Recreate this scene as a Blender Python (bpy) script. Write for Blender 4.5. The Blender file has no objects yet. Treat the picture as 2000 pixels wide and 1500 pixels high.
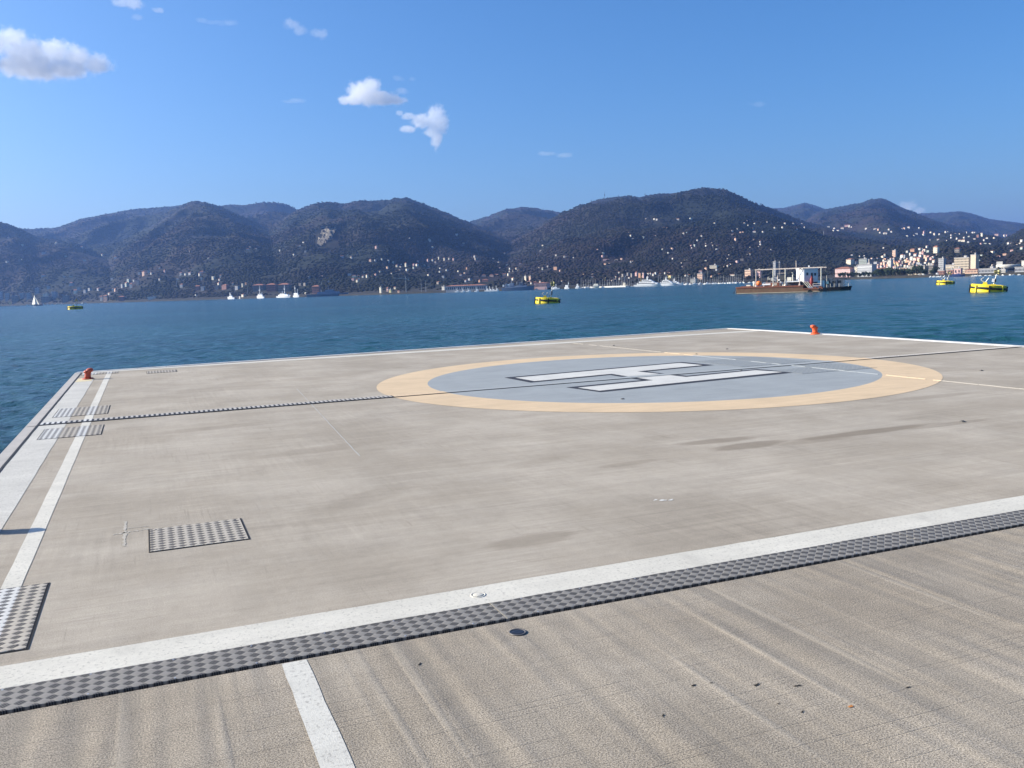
import bpy, math, random
import numpy as np
from mathutils import Vector, Matrix

random.seed(7)
rng = np.random.default_rng(11)
SC = bpy.context.scene
COL = SC.collection
K = 1.5                      # metres per measured deck unit
EYE = Vector((0, 0, 1.6*K))  # camera
SEA = -2.6                   # sea level below the deck
FPX = 1754.33                # focal length in pixels of the 2000 px wide photograph
PITCH, ROLL, YAW = 0.108272, -0.0346945, 0.38471

# ---------------------------------------------------------------- camera
cp, sp, cy, sy = math.cos(PITCH), math.sin(PITCH), math.cos(YAW), math.sin(YAW)
FWD = Vector((sy*cp, cy*cp, -sp))
_r = Vector((cy, -sy, 0)); _u = _r.cross(FWD)
RGT = math.cos(ROLL)*_r + math.sin(ROLL)*_u
UPV = -math.sin(ROLL)*_r + math.cos(ROLL)*_u
cam_d = bpy.data.cameras.new('camera')
cam_d.sensor_width = 36.0
cam_d.lens = 36.0*FPX/2000.0
cam_d.clip_start, cam_d.clip_end = 0.1, 90000
cam = bpy.data.objects.new('camera', cam_d)
COL.objects.link(cam)
cam.matrix_world = Matrix(((RGT.x, UPV.x, -FWD.x, EYE.x), (RGT.y, UPV.y, -FWD.y, EYE.y), (RGT.z, UPV.z, -FWD.z, EYE.z), (0, 0, 0, 1)))
SC.camera = cam

def ray(px, py):
    return (FWD + RGT*((px-1000)/FPX) + UPV*((750-py)/FPX)).normalized()
def azel(px, py):
    d = ray(px, py)
    return math.atan2(d.x, d.y), d.z/math.hypot(d.x, d.y)
def at_dist(px, py, dist):
    """the point seen at that pixel, dist metres away along the ground"""
    d = ray(px, py)
    return EYE + d*(dist/math.hypot(d.x, d.y))
def on_sea(px, py, z=SEA):
    d = ray(px, py)
    return EYE + d*((z-EYE.z)/d.z)
def dpt(x, y, z=0.0):
    return Vector((x*K, y*K, z))

# ---------------------------------------------------------------- mesh helpers
class MB:
    def __init__(s):
        s.v = []; s.f = []; s.m = []
    def add(s, vs, fs, m=0):
        o = len(s.v)
        s.v += [tuple(p) for p in vs]
        s.f += [tuple(i+o for i in f) for f in fs]
        s.m += [m]*len(fs)
        return s
    def box(s, c, d, rz=0.0, m=0, taper=1.0):
        cx, cy_, cz = c; hx, hy, hz = d[0]/2, d[1]/2, d[2]/2
        ca, sa = math.cos(rz), math.sin(rz)
        vs = []
        for z, t in ((-hz, 1.0), (hz, taper)):
            for x, y in ((-hx, -hy), (hx, -hy), (hx, hy), (-hx, hy)):
                x *= t; y *= t
                vs.append((cx+x*ca-y*sa, cy_+x*sa+y*ca, cz+z))
        return s.add(vs, [(3, 2, 1, 0), (4, 5, 6, 7), (0, 1, 5, 4), (1, 2, 6, 5), (2, 3, 7, 6), (3, 0, 4, 7)], m)
    def tube(s, p0, p1, r0, r1=None, n=8, m=0, cap=True):
        r1 = r0 if r1 is None else r1
        p0, p1 = Vector(p0), Vector(p1); a = (p1-p0).normalized()
        t = Vector((0, 0, 1)) if abs(a.z) < .9 else Vector((1, 0, 0))
        u = a.cross(t).normalized(); w = a.cross(u)
        vs = []
        for p, r in ((p0, r0), (p1, r1)):
            for i in range(n):
                an = 2*math.pi*i/n
                vs.append(p+u*(r*math.cos(an))+w*(r*math.sin(an)))
        fs = [(i, i+n, (i+1) % n+n, (i+1) % n) for i in range(n)]
        if cap: fs += [tuple(range(n)), tuple(range(2*n-1, n-1, -1))]
        return s.add(vs, fs, m)
    def lathe(s, prof, c=(0, 0, 0), n=24, m=0, ms=None):
        """prof: (radius, z) pairs, bottom to top"""
        vs = []; fs = []; mm = []
        for r, z in prof:
            for i in range(n):
                a = 2*math.pi*i/n
                vs.append((c[0]+r*math.cos(a), c[1]+r*math.sin(a), c[2]+z))
        for j in range(len(prof)-1):
            for i in range(n):
                fs.append((j*n+i, j*n+(i+1) % n, (j+1)*n+(i+1) % n, (j+1)*n+i)); mm.append(ms[j] if ms else m)
        fs.append(tuple(range((len(prof)-1)*n, len(prof)*n))); mm.append(ms[-1] if ms else m)
        fs.append(tuple(range(n-1, -1, -1))); mm.append(m)
        o = len(s.v); s.v += vs; s.f += [tuple(i+o for i in f) for f in fs]; s.m += mm
        return s
    def prism(s, pts, z0, z1, m=0):
        """vertical prism over a polygon of (x, y), counter-clockwise"""
        n = len(pts)
        vs = [(x, y, z0) for x, y in pts]+[(x, y, z1) for x, y in pts]
        fs = [tuple(range(n-1, -1, -1)), tuple(range(n, 2*n))]+[(i, (i+1) % n, (i+1) % n+n, i+n) for i in range(n)]
        return s.add(vs, fs, m)
    def loft(s, rings, m=0, cap=True):
        n = len(rings[0]); vs = [p for r in rings for p in r]; fs = []
        for j in range(len(rings)-1):
            for i in range(n):
                fs.append((j*n+i, j*n+(i+1) % n, (j+1)*n+(i+1) % n, (j+1)*n+i))
        if cap: fs += [tuple(range(n-1, -1, -1)), tuple(range((len(rings)-1)*n, len(rings)*n))]
        return s.add(vs, fs, m)
    def mesh(s, name, mats, smooth=False):
        me = bpy.data.meshes.new(name)
        me.from_pydata(s.v, [], s.f)
        for mt in (mats if isinstance(mats, (list, tuple)) else [mats]): me.materials.append(mt)
        me.polygons.foreach_set('material_index', s.m)
        if smooth: me.polygons.foreach_set('use_smooth', [True]*len(s.f))
        me.update()
        return me
    def build(s, name, mats, parent=None, smooth=False, bevel=0.0):
        o = bpy.data.objects.new(name, s.mesh(name, mats, smooth))
        COL.objects.link(o)
        if parent is not None: o.parent = parent
        if bevel:
            b = o.modifiers.new('bevel', 'BEVEL'); b.width = bevel; b.segments = 2; b.limit_method = 'ANGLE'
        return o

def np_object(name, verts, faces, mats, smooth=False, mat_idx=None):
    """object from numpy arrays: verts (n,3), faces (m,k)"""
    me = bpy.data.meshes.new(name)
    k = faces.shape[1]
    me.vertices.add(len(verts)); me.vertices.foreach_set('co', np.ascontiguousarray(verts, np.float32).ravel())
    me.loops.add(faces.size); me.loops.foreach_set('vertex_index', np.ascontiguousarray(faces, np.int32).ravel())
    me.polygons.add(len(faces)); me.polygons.foreach_set('loop_start', np.arange(0, faces.size, k, dtype=np.int32))
    me.polygons.foreach_set('loop_total', np.full(len(faces), k, np.int32))
    for mt in (mats if isinstance(mats, (list, tuple)) else [mats]): me.materials.append(mt)
    if mat_idx is not None: me.polygons.foreach_set('material_index', mat_idx.astype(np.int32))
    if smooth: me.polygons.foreach_set('use_smooth', np.ones(len(faces), bool))
    me.update(calc_edges=True); me.validate()
    o = bpy.data.objects.new(name, me); COL.objects.link(o)
    return o

def tag(o, label=None, cat=None, group=None, kind=None):
    if label: o['label'] = label
    if cat: o['category'] = cat
    if group: o['group'] = group
    if kind: o['kind'] = kind
    return o
def empty(name, loc, rz=0.0, label=None, cat=None, group=None, scale=1.0):
    o = bpy.data.objects.new(name, None); COL.objects.link(o)
    o.location = loc; o.rotation_euler = (0, 0, rz); o.scale = (scale,)*3; o.empty_display_size = .2
    return tag(o, label, cat, group)
def copy_tree(o, parent=None):
    c = o.copy(); COL.objects.link(c)
    if parent is not None: c.parent = parent
    for ch in list(o.children): copy_tree(ch, c)
    return c

# ---------------------------------------------------------------- node helpers
class NT:
    def __init__(s, tree):
        s.t = tree; s.t.nodes.clear()
    def n(s, typ, **kw):
        nd = s.t.nodes.new(typ)
        for k_, v in kw.items():
            if k_ == 'ins':
                for key, val in v.items(): s.set(nd.inputs[key], val)
            else: setattr(nd, k_, v)
        return nd
    def set(s, sock, val):
        if isinstance(val, bpy.types.NodeSocket): s.t.links.new(val, sock)
        elif isinstance(val, bpy.types.Node): s.t.links.new(val.outputs[0], sock)
        else:
            if hasattr(sock.default_value, '__len__') and not isinstance(val, (tuple, list, Vector)): val = (val,)*len(sock.default_value)
            if hasattr(sock.default_value, '__len__') and len(sock.default_value) == 4 and len(val) == 3: val = (*val, 1)
            sock.default_value = val
    def math(s, op, a, b=None, c=None, clamp=False):
        nd = s.n('ShaderNodeMath', operation=op, use_clamp=clamp)
        for i, x in enumerate((a, b, c)):
            if x is not None: s.set(nd.inputs[i], x)
        return nd.outputs[0]
    def vmath(s, op, a, b=None):
        nd = s.n('ShaderNodeVectorMath', operation=op)
        s.set(nd.inputs[0], a)
        if b is not None: s.set(nd.inputs[1], b)
        return nd.outputs['Value'] if op in ('LENGTH', 'DOT_PRODUCT', 'DISTANCE') else nd.outputs[0]
    def sstep(s, x, lo, hi, a=0.0, b=1.0):
        nd = s.n('ShaderNodeMapRange', interpolation_type='SMOOTHSTEP')
        for i, q in enumerate((x, lo, hi, a, b)): s.set(nd.inputs[i], q)
        return nd.outputs[0]
    def lin(s, x, lo, hi, a=0.0, b=1.0):
        nd = s.n('ShaderNodeMapRange')
        for i, q in enumerate((x, lo, hi, a, b)): s.set(nd.inputs[i], q)
        return nd.outputs[0]
    def noise(s, vec, scale, detail=3, rough=.55, dist=0.0):
        nd = s.n('ShaderNodeTexNoise')
        s.set(nd.inputs['Vector'], vec); nd.inputs['Scale'].default_value = scale
        nd.inputs['Detail'].default_value = detail; nd.inputs['Roughness'].default_value = rough; nd.inputs['Distortion'].default_value = dist
        return nd.outputs[0]
    def mapv(s, vec, scale=(1, 1, 1), rot=(0, 0, 0), loc=(0, 0, 0)):
        nd = s.n('ShaderNodeMapping'); s.set(nd.inputs[0], vec)
        nd.inputs['Scale'].default_value = scale; nd.inputs['Rotation'].default_value = rot; nd.inputs['Location'].default_value = loc
        return nd.outputs[0]
    def mix(s, f, a, b, mode='MIX'):
        nd = s.n('ShaderNodeMix', data_type='RGBA', blend_type=mode)
        s.set(nd.inputs[0], f); s.set(nd.inputs[6], a); s.set(nd.inputs[7], b)
        return nd.outputs[2]
    def bump(s, h, strength=1.0, dist=1.0, normal=None):
        nd = s.n('ShaderNodeBump'); nd.inputs['Strength'].default_value = strength; nd.inputs['Distance'].default_value = dist
        s.set(nd.inputs['Height'], h)
        if normal is not None: s.set(nd.inputs['Normal'], normal)
        return nd.outputs[0]
    def pos(s): return s.n('ShaderNodeNewGeometry').outputs['Position']
    def obj(s): return s.n('ShaderNodeTexCoord').outputs['Object']
    def sep(s, v):
        nd = s.n('ShaderNodeSeparateXYZ'); s.set(nd.inputs[0], v); return nd.outputs
    def comb(s, x, y, z=0.0):
        nd = s.n('ShaderNodeCombineXYZ')
        for i, q in enumerate((x, y, z)): s.set(nd.inputs[i], q)
        return nd.outputs[0]
    def out(s, color, rough=.7, metal=0.0, normal=None, spec=None, **kw):
        p = s.n('ShaderNodeBsdfPrincipled')
        s.set(p.inputs['Base Color'], color); s.set(p.inputs['Roughness'], rough); s.set(p.inputs['Metallic'], metal)
        if normal is not None: s.set(p.inputs['Normal'], normal)
        if spec is not None: s.set(p.inputs['Specular IOR Level'], spec)
        for k_, v in kw.items(): s.set(p.inputs[k_], v)
        o = s.n('ShaderNodeOutputMaterial'); s.t.links.new(p.outputs[0], o.inputs[0])
        return p
def new_mat(name):
    m = bpy.data.materials.new(name); m.use_nodes = True
    return m, NT(m.node_tree)
_pm = {}
def paint(name, col, rough=.6, metal=0.0, var=.12, scale=3.0, spec=.4):
    """plain painted or bare surface with a little mottling and dirt"""
    if name in _pm: return _pm[name]
    m, t = new_mat(name)
    p = t.obj()
    n1 = t.noise(p, scale, 4, .6); n2 = t.noise(t.mapv(p, (1, 1, .25)), scale*3.1, 3)
    v = t.math('ADD', t.math('MULTIPLY', t.math('SUBTRACT', n1, .5), 2*var), t.math('MULTIPLY', t.math('SUBTRACT', n2, .5), var))
    c = t.mix(1.0, (*col, 1), t.comb(t.math('ADD', v, 1), t.math('ADD', v, 1), t.math('ADD', v, 1)), 'MULTIPLY')
    t.out(c, rough, metal, spec=spec)
    _pm[name] = m
    return m
SKY_DUST, SKY_OZONE, SKY_AIR, SKY_STRENGTH, SUN_STRENGTH, EXPOSURE = 2.4, 6.5, .95, .105, 4.8, 0.82
SKY_SAT, SKY_TINT = 1.16, (.98, 1.0, 1.03)
HAZE_COL, HAZE_DENSITY = (.26, .47, 1.0, 1), .000072
CONC_A, CONC_B = (.325, .282, .220), (.398, .351, .281)
SEA_A, SEA_B, SEA_ROUGH, SEA_BUMP, SEA_SLOPE = (.008, .050, .058), (.013, .066, .074), .14, .8, .21
NWOOD = 90000
CLOUD_K = .026
# ---------------------------------------------------------------- sky, sun, render settings
SUN_AZ = math.atan2(-.88, .47)      # towards the sun: left of the picture and a little ahead
SUN_EL = math.radians(27)
w = bpy.data.worlds.new('World'); SC.world = w; w.use_nodes = True
wt = NT(w.node_tree)
sky = wt.n('ShaderNodeTexSky', sky_type='NISHITA', sun_disc=False)
sky.sun_elevation = SUN_EL; sky.sun_rotation = SUN_AZ % (2*math.pi)
sky.altitude = 0; sky.air_density = 1.0; sky.dust_density = SKY_DUST; sky.ozone_density = SKY_OZONE
sky.air_density = SKY_AIR
hs = wt.n('ShaderNodeHueSaturation'); hs.inputs['Saturation'].default_value = SKY_SAT
wt.t.links.new(sky.outputs[0], hs.inputs['Color'])
tint = wt.mix(1.0, hs.outputs[0], (*SKY_TINT, 1), 'MULTIPLY')
bg = wt.n('ShaderNodeBackground'); bg.inputs[1].default_value = SKY_STRENGTH
wt.t.links.new(tint, bg.inputs[0])
wo = wt.n('ShaderNodeOutputWorld'); wt.t.links.new(bg.outputs[0], wo.inputs[0])
sun_d = bpy.data.lights.new('sun', 'SUN'); sun_d.energy = SUN_STRENGTH; sun_d.angle = math.radians(.53); sun_d.color = (1.0, .93, .80)
sun = bpy.data.objects.new('sun', sun_d); COL.objects.link(sun)
sdir = Vector((math.sin(SUN_AZ)*math.cos(SUN_EL), math.cos(SUN_AZ)*math.cos(SUN_EL), math.sin(SUN_EL)))
sun.rotation_euler = sdir.to_track_quat('Z', 'Y').to_euler(); sun.location = sdir*50
vs = SC.view_settings; vs.view_transform = 'Standard'; vs.look = 'None'; vs.exposure = EXPOSURE; vs.gamma = 1.0; vs.use_curve_mapping = False
SC.display_settings.display_device = 'sRGB'
cyc = SC.cycles
cyc.use_denoising = True
try: cyc.denoiser = 'OPENIMAGEDENOISE'
except Exception: pass
cyc.max_bounces = 16; cyc.diffuse_bounces = 3; cyc.glossy_bounces = 3; cyc.transmission_bounces = 2; cyc.volume_bounces = 14; cyc.transparent_max_bounces = 8
cyc.use_adaptive_sampling = True; cyc.adaptive_threshold = .01
cyc.caustics_reflective = False; cyc.caustics_refractive = False
cyc.volume_step_rate = 1.0; cyc.volume_max_steps = 256
cyc.sample_clamp_indirect = 6

# ---------------------------------------------------------------- haze: one box of even air round everything below the clouds
def haze():
    z0, z1 = SEA-9, 560
    mb = MB(); mb.box((2500, 4200, (z0+z1)/2), (24000, 16000, z1-z0))
    m, t = new_mat('hazy_air')
    pv = t.n('ShaderNodeVolumePrincipled')
    pv.inputs['Color'].default_value = HAZE_COL; pv.inputs['Density'].default_value = HAZE_DENSITY; pv.inputs['Anisotropy'].default_value = .25
    o = t.n('ShaderNodeOutputMaterial'); t.t.links.new(pv.outputs[0], o.inputs['Volume'])
    ob = mb.build('haze', m); tag(ob, kind='stuff'); ob.display_type = 'WIRE'
if HAZE_DENSITY > 0: haze()
# ---------------------------------------------------------------- concrete deck of the pier
def stain_mask(t, p, blobs, wob=.35, ns=2.2):
    """soft dark patches given as (x, y, rx, ry, angle) in deck units"""
    nz = t.math('MULTIPLY', t.math('SUBTRACT', t.noise(t.mapv(p, (.6, 2.4, 1)), ns, 5, .65), .5), wob*2.6)
    acc = None
    for x, y, rx, ry, a, s_ in blobs:
        q = t.mapv(t.vmath('SUBTRACT', p, (x*K, y*K, 0)), (1, 1, 1), (0, 0, -a))
        q = t.vmath('MULTIPLY', q, (1/(rx*K), 1/(ry*K), 0))
        d = t.math('ADD', t.vmath('LENGTH', q), nz)
        e = t.sstep(d, 1.12, .62, 0, s_)
        acc = e if acc is None else t.math('MAXIMUM', acc, e)
    return acc
STAINS = [(5.2, 7.42, .5, .13, -.05, .75), (5.3, 7.05, .5, .15, .05, .8), (6.75, 7.02, 1.05, .13, .02, .9), (7.7, 6.95, .7, .10, 0, .5), (6.0, 6.93, .5, .12, 0, .45), (2.17, 5.1, .33, .17, .1, .5),
          (8.9, 6.3, .6, .14, 0, .5), (3.9, 6.9, .35, .09, .1, .35), (1.6, 9.2, .8, .2, .2, .3), (3.2, 7.4, .4, .15, .3, .25), (9.3, 8.6, .8, .16, 0, .35), (1.5, 6.8, .5, .2, .6, .28), (0.8, 11.5, .9, .18, .1, .25)]
def concrete(name, near):
    m, t = new_mat(name); p = t.pos()
    big = t.noise(p, .22, 5, .6); mid = t.noise(p, 1.3, 6, .62); fine = t.noise(p, 11, 5, .7)
    alongx = t.noise(t.mapv(p, (.35, 5.0, 1)), 1.0, 6, .65)          # trowel streaks across the pier
    alongy = t.noise(t.mapv(p, (4.2, .28, 1), (0, 0, .16)), 1.0, 6, .7)  # drag marks along it
    grain = t.noise(p, 230 if near else 150, 2, .5)
    grit = t.noise(p, 95, 3, .7)
    def cen(q, k_, lo=None, hi=None):
        if lo is not None: q = t.sstep(q, lo, hi)
        return t.math('MULTIPLY', t.math('SUBTRACT', q, .5), k_)
    brush = t.noise(t.mapv(p, (.5, 16, 1)), 1.0, 5, .65); comb_ = t.noise(t.mapv(p, (15, .6, 1), (0, 0, .16)), 1.0, 5, .65)
    patch = t.sstep(t.noise(p, .6, 4, .6), .38, .64); patch2 = t.sstep(t.noise(t.vmath('ADD', p, (31, 7, 0)), .45, 4, .6), .42, .66)
    bl = t.math('ADD', .5, t.math('MULTIPLY', t.math('SUBTRACT', brush, .5), patch)); cl = t.math('ADD', .5, t.math('MULTIPLY', t.math('SUBTRACT', comb_, .5), patch2))
    if near: terms = (cen(big, .30), cen(mid, .26), cen(fine, .30), cen(alongx, .10), cen(alongy, .07), cen(bl, .22), cen(cl, .10), cen(grain, .75, .38, .62), cen(grit, .75, .40, .60))
    else: terms = (cen(big, .40), cen(mid, .36), cen(fine, .30), cen(alongx, .34), cen(alongy, .16), cen(bl, .55), cen(cl, .42), cen(grain, .18, .34, .66), cen(grit, .30, .36, .64))
    v = terms[0]
    for q in terms[1:]: v = t.math('ADD', v, q)
    base = t.mix(t.sstep(t.noise(p, .5, 4, .6), .35, .68), CONC_A, CONC_B)
    f = t.math('ADD', v, 1)
    col = t.mix(1.0, base, t.comb(f, f, f), 'MULTIPLY')
    sc1 = t.math('MULTIPLY', t.sstep(t.noise(t.mapv(p, (.9, 34, 1)), 1.0, 3, .6), .56, .72), t.sstep(t.noise(p, .9, 3, .6), .42, .62))
    sc2 = t.math('MULTIPLY', t.sstep(t.noise(t.mapv(p, (30, .8, 1), (0, 0, .16)), 1.0, 3, .6), .57, .72), t.sstep(t.noise(t.vmath('ADD', p, (9, 3, 0)), .7, 3, .6), .48, .66))
    col = t.mix(t.math('MULTIPLY', t.math('MAXIMUM', sc1, sc2), .22 if near else .46), col, (.19, .165, .13))
    blot = t.sstep(t.noise(p, 2.6, 6, .72), .56, .72)
    col = t.mix(t.math('MULTIPLY', blot, .26), col, (.20, .17, .13))
    # worn darker drag patches
    worn = t.math('MULTIPLY', t.sstep(t.noise(p, .55, 4, .6), .52, .75), t.sstep(alongy, .5, .72))
    col = t.mix(t.math('MULTIPLY', worn, .12 if near else .42), col, (.20, .18, .145))
    if not near:
        st = stain_mask(t, p, STAINS)
        col = t.mix(t.math('MULTIPLY', st, .72), col, (.165, .132, .092))
    if near: col = t.mix(1.0, col, (.90, .88, .85), 'MULTIPLY')
    speck = t.sstep(t.noise(p, 26, 2, .5), .74, .80)
    col = t.mix(t.math('MULTIPLY', speck, .5), col, (.10, .09, .075))
    x, y, z = t.sep(p)
    h = t.math('MULTIPLY', grit, .0035 if near else .0015)
    h = t.math('ADD', h, t.math('MULTIPLY', grain, .0018 if near else .0006))
    if near:
        # broom-drag ridges along the pier and fine tined lines across it
        wob = t.noise(t.mapv(p, (.9, .5, 1)), 1, 3)
        rid = t.noise(t.mapv(p, (5.0, .22, 1), (0, 0, -.015)), 1.0, 1.2, .5)
        crest = t.sstep(t.noise(t.mapv(p, (9.0, .33, 1), (0, 0, -.03)), 1.0, .5, .5), .60, .80)       # sharp raised drag lines
        rid = t.math('ADD', rid, t.math('MULTIPLY', crest, .11))
        col = t.mix(t.math('MULTIPLY', crest, .18), col, (.46, .42, .35))
        h = t.math('ADD', h, t.math('MULTIPLY', t.math('MULTIPLY', rid, t.sstep(wob, .25, .75, .25, 1.0)), .040))
        lines = t.math('FRACT', t.math('MULTIPLY', t.math('ADD', y, t.math('MULTIPLY', t.noise(t.mapv(p, (.35, 1, 1)), 1, 2), .12)), 16.0))
        ln = t.math('MULTIPLY', t.sstep(t.math('ABSOLUTE', t.math('SUBTRACT', lines, .5)), .10, .0), t.sstep(t.noise(t.mapv(p, (.7, 9, 1)), 1, 3), .47, .62))
        h = t.math('SUBTRACT', h, t.math('MULTIPLY', ln, .003))
        col = t.mix(t.math('MULTIPLY', ln, .22), col, (.14, .12, .095))
        col = t.mix(t.math('MULTIPLY', t.sstep(rid, .50, .34), .22), col, (.20, .18, .145))
    else:
        h = t.math('ADD', h, t.math('MULTIPLY', alongx, .004)); h = t.math('ADD', h, t.math('MULTIPLY', alongy, .003))
    t.out(col, .9, normal=t.bump(h, 1.0, 1.0), spec=.25)
    return m
M_FAR = concrete('smooth_deck_concrete', False)
M_NEAR = concrete('broomed_deck_concrete', True)
LX = -1.5                                       # left edge
def redge(y):                                   # right edge
    return float(np.interp(y, [-14, 4, 13.3, 18.8, 22.5, 24.4], [15.9, 16.35, 16.78, 17.22, 17.45, 17.47]))
def fedge(x): return 22.44+(x-LX)*(24.33-22.44)/(17.47-LX)
YS0, YS1, YS2 = 3.885, 3.915, 4.158            # gap, plate strip, white line

far_poly = [(LX, YS1+.002), (redge(4), YS1+.002), (redge(13.3), 13.3), (redge(18.8), 18.8), (redge(22.5), 22.5), (17.47, 24.33), (LX, 22.44)]
near_poly = [(LX, -14), (redge(-14), -14), (redge(3.9), YS0), (LX, YS0)]
mb = MB(); mb.prism([(x*K, y*K) for x, y in far_poly], -.35, 0)
tag(mb.build('helipad_pavement', M_FAR), kind='structure')
mb = MB(); mb.prism([(x*K, y*K) for x, y in near_poly], -.35, 0)
tag(mb.build('pier_pavement', M_NEAR), kind='structure')
M_PIER = paint('pier_wall_concrete', (.24, .22, .19), .9, var=.25, scale=.8)
body = [(LX, -14), (redge(-14), -14), (redge(4), 4), (redge(13.3), 13.3), (redge(18.8), 18.8), (redge(22.5), 22.5), (17.47, 24.33), (LX, 22.44)]
mb = MB(); mb.prism([(x*K*.998+.02, y*K) for x, y in body], SEA-3.5, -.352)
tag(mb.build('pier_foundation', M_PIER), kind='structure')

# white coping kerb along the far edge, just proud of the deck
def sheet(name, quads, mat, z, kind='structure', parent=None):
    mb = MB()
    for q in quads:
        n = len(q); mb.add([(x*K, y*K, z) for x, y in q], [tuple(range(n))])
    o = mb.build(name, mat, parent)
    if kind: tag(o, kind=kind)
    return o
def road_paint(name, col, wear=.5, dirt=(.30, .28, .24), grain=True):
    m, t = new_mat(name); p = t.pos()
    v = t.math('ADD', t.math('MULTIPLY', t.math('SUBTRACT', t.noise(p, 1.1, 6, .65), .5), .42), t.math('MULTIPLY', t.math('SUBTRACT', t.noise(t.mapv(p, (.4, 6, 1)), 1, 5, .7), .5), .36))
    v = t.math('ADD', v, t.math('MULTIPLY', t.math('SUBTRACT', t.noise(p, 60, 3, .7), .5), .30))
    f = t.math('ADD', v, 1); c = t.mix(1.0, (*col, 1), t.comb(f, f, f), 'MULTIPLY')
    w1 = t.math('MULTIPLY', t.sstep(t.noise(p, 34, 4, .75), .60-.08*wear, .78-.1*wear), wear)
    w2 = t.math('MULTIPLY', t.sstep(t.noise(t.mapv(p, (1, .6, 1)), 1.7, 6, .7), .55, .78), .55*wear)
    c = t.mix(t.math('MAXIMUM', w1, w2), c, dirt)
    t.out(c, .75, normal=t.bump(t.math('MULTIPLY', t.noise(p, 120, 2, .6), .0022), 1, 1), spec=.3)
    return m
M_WHITE = road_paint('white_line_paint', (.59, .56, .475), .85)
M_WHITE2 = road_paint('worn_white_band_paint', (.52, .50, .44), 1.0)
M_WHITE3 = road_paint('coarse_white_line_paint', (.57, .55, .48), .95, (.33, .31, .27))
M_RING = road_paint('orange_ring_paint', (.61, .458, .285), .65, (.44, .365, .27))
M_DISC = road_paint('blue_grey_disc_paint', (.295, .315, .312), .8, (.24, .24, .225))
M_HW = road_paint('letter_white_paint', (.57, .56, .51), .5)
M_HB = road_paint('letter_outline_paint', (.035, .037, .045), .25, (.10, .10, .10))
Z1 = .004
def rough_strip(a, b, wdt, n=40, jit=.004):
    """ribbon from a to b, slightly ragged long edges"""
    a, b = np.array(a, float), np.array(b, float); d = (b-a)/np.linalg.norm(b-a); nrm = np.array((-d[1], d[0])); q = []
    for s_ in (-1, 1):
        side = []
        for i in range(n+1):
            side.append(tuple(a+(b-a)*i/n+nrm*(s_*wdt/2+random.uniform(-jit, jit))))
        q.append(side)
    return [(q[0][i], q[0][i+1], q[1][i+1], q[1][i]) for i in range(n)]
sheet('near_line_marking', rough_strip((LX+.01, (YS2+4.425)/2), (redge(4.3)-.01, (YS2+4.425)/2), 4.425-YS2, 120, .003), M_WHITE, Z1)
sheet('bay_line_marking', rough_strip((.495, -13.9), (.495, YS0-.01), .108, 120, .003), M_WHITE3, Z1)
sheet('left_line_marking', rough_strip((-.81, 4.43), (-.81, 22.05), .105, 60, .002), M_WHITE, Z1)
sheet('left_edge_band_marking', [q for q in rough_strip((-1.215, 4.43), (-1.215, 20.55), .325, 60, .003)], M_WHITE2, Z1)
sheet('far_line_marking', [[(-1.38, 22.06), (8, 22.16), (17.30, 22.26), (17.30, 22.72), (8, 22.62), (-1.38, 22.40)]], M_WHITE, Z1)
def rstrip(off, wd, y0, y1, n=14):
    ys = np.linspace(y0, y1, n)
    return [[(redge(ys[i])-off-wd, ys[i]), (redge(ys[i])-off, ys[i]), (redge(ys[i+1])-off, ys[i+1]), (redge(ys[i+1])-off-wd, ys[i+1])] for i in range(n-1)]
sheet('right_line_marking', rstrip(.16, .16, 4.43, 22.2), M_WHITE2, Z1)
M_KERB = paint('pale_kerb_concrete', (.62, .60, .57), .8, var=.2, scale=1.5)
M_KERBL = paint('grey_kerb_concrete', (.40, .375, .34), .85, var=.28, scale=2.0)
def kerb():
    mb = MB()
    for i in range(30):                                            # far edge
        x0, x1 = LX+(17.47-LX)*i/30, LX+(17.47-LX)*(i+1)/30-.008
        mb.prism([(x0*K, (fedge(x0)-.13)*K), (x1*K, (fedge(x1)-.13)*K), (x1*K, (fedge(x1)+.02)*K), (x0*K, (fedge(x0)+.02)*K)], -.5, .02)
    ys = np.linspace(4, 24.2, 40)
    for i in range(39):
        y0, y1 = ys[i], ys[i+1]-.008
        mb.prism([((redge(y0)-.13)*K, y0*K), ((redge(y0)+.03)*K, y0*K), ((redge(y1)+.03)*K, y1*K), ((redge(y1)-.13)*K, y1*K)], -.5, .022)
    return mb
tag(kerb().build('white_kerb', M_KERB), kind='structure')
mb = MB()
ys = [-14, 4.2, 8.6, 13.08, 17.5, 22.40]
for y0, y1 in zip(ys[:-1], ys[1:]):
    mb.prism([((LX-.035)*K, y0*K), ((LX+.085)*K, y0*K), ((LX+.085)*K, (y1-.02)*K), ((LX-.035)*K, (y1-.02)*K)], -.6, .006)
tag(mb.build('left_kerb', M_KERBL), kind='structure')
M_DARK = paint('dark_joint_filler', (.018, .018, .020), .7, var=.3)
sheet('kerb_groove', [[(LX+.088, 4.0), (LX+.112, 4.0), (LX+.112, 22.38), (LX+.088, 22.38)]], M_DARK, .0085)

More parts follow.
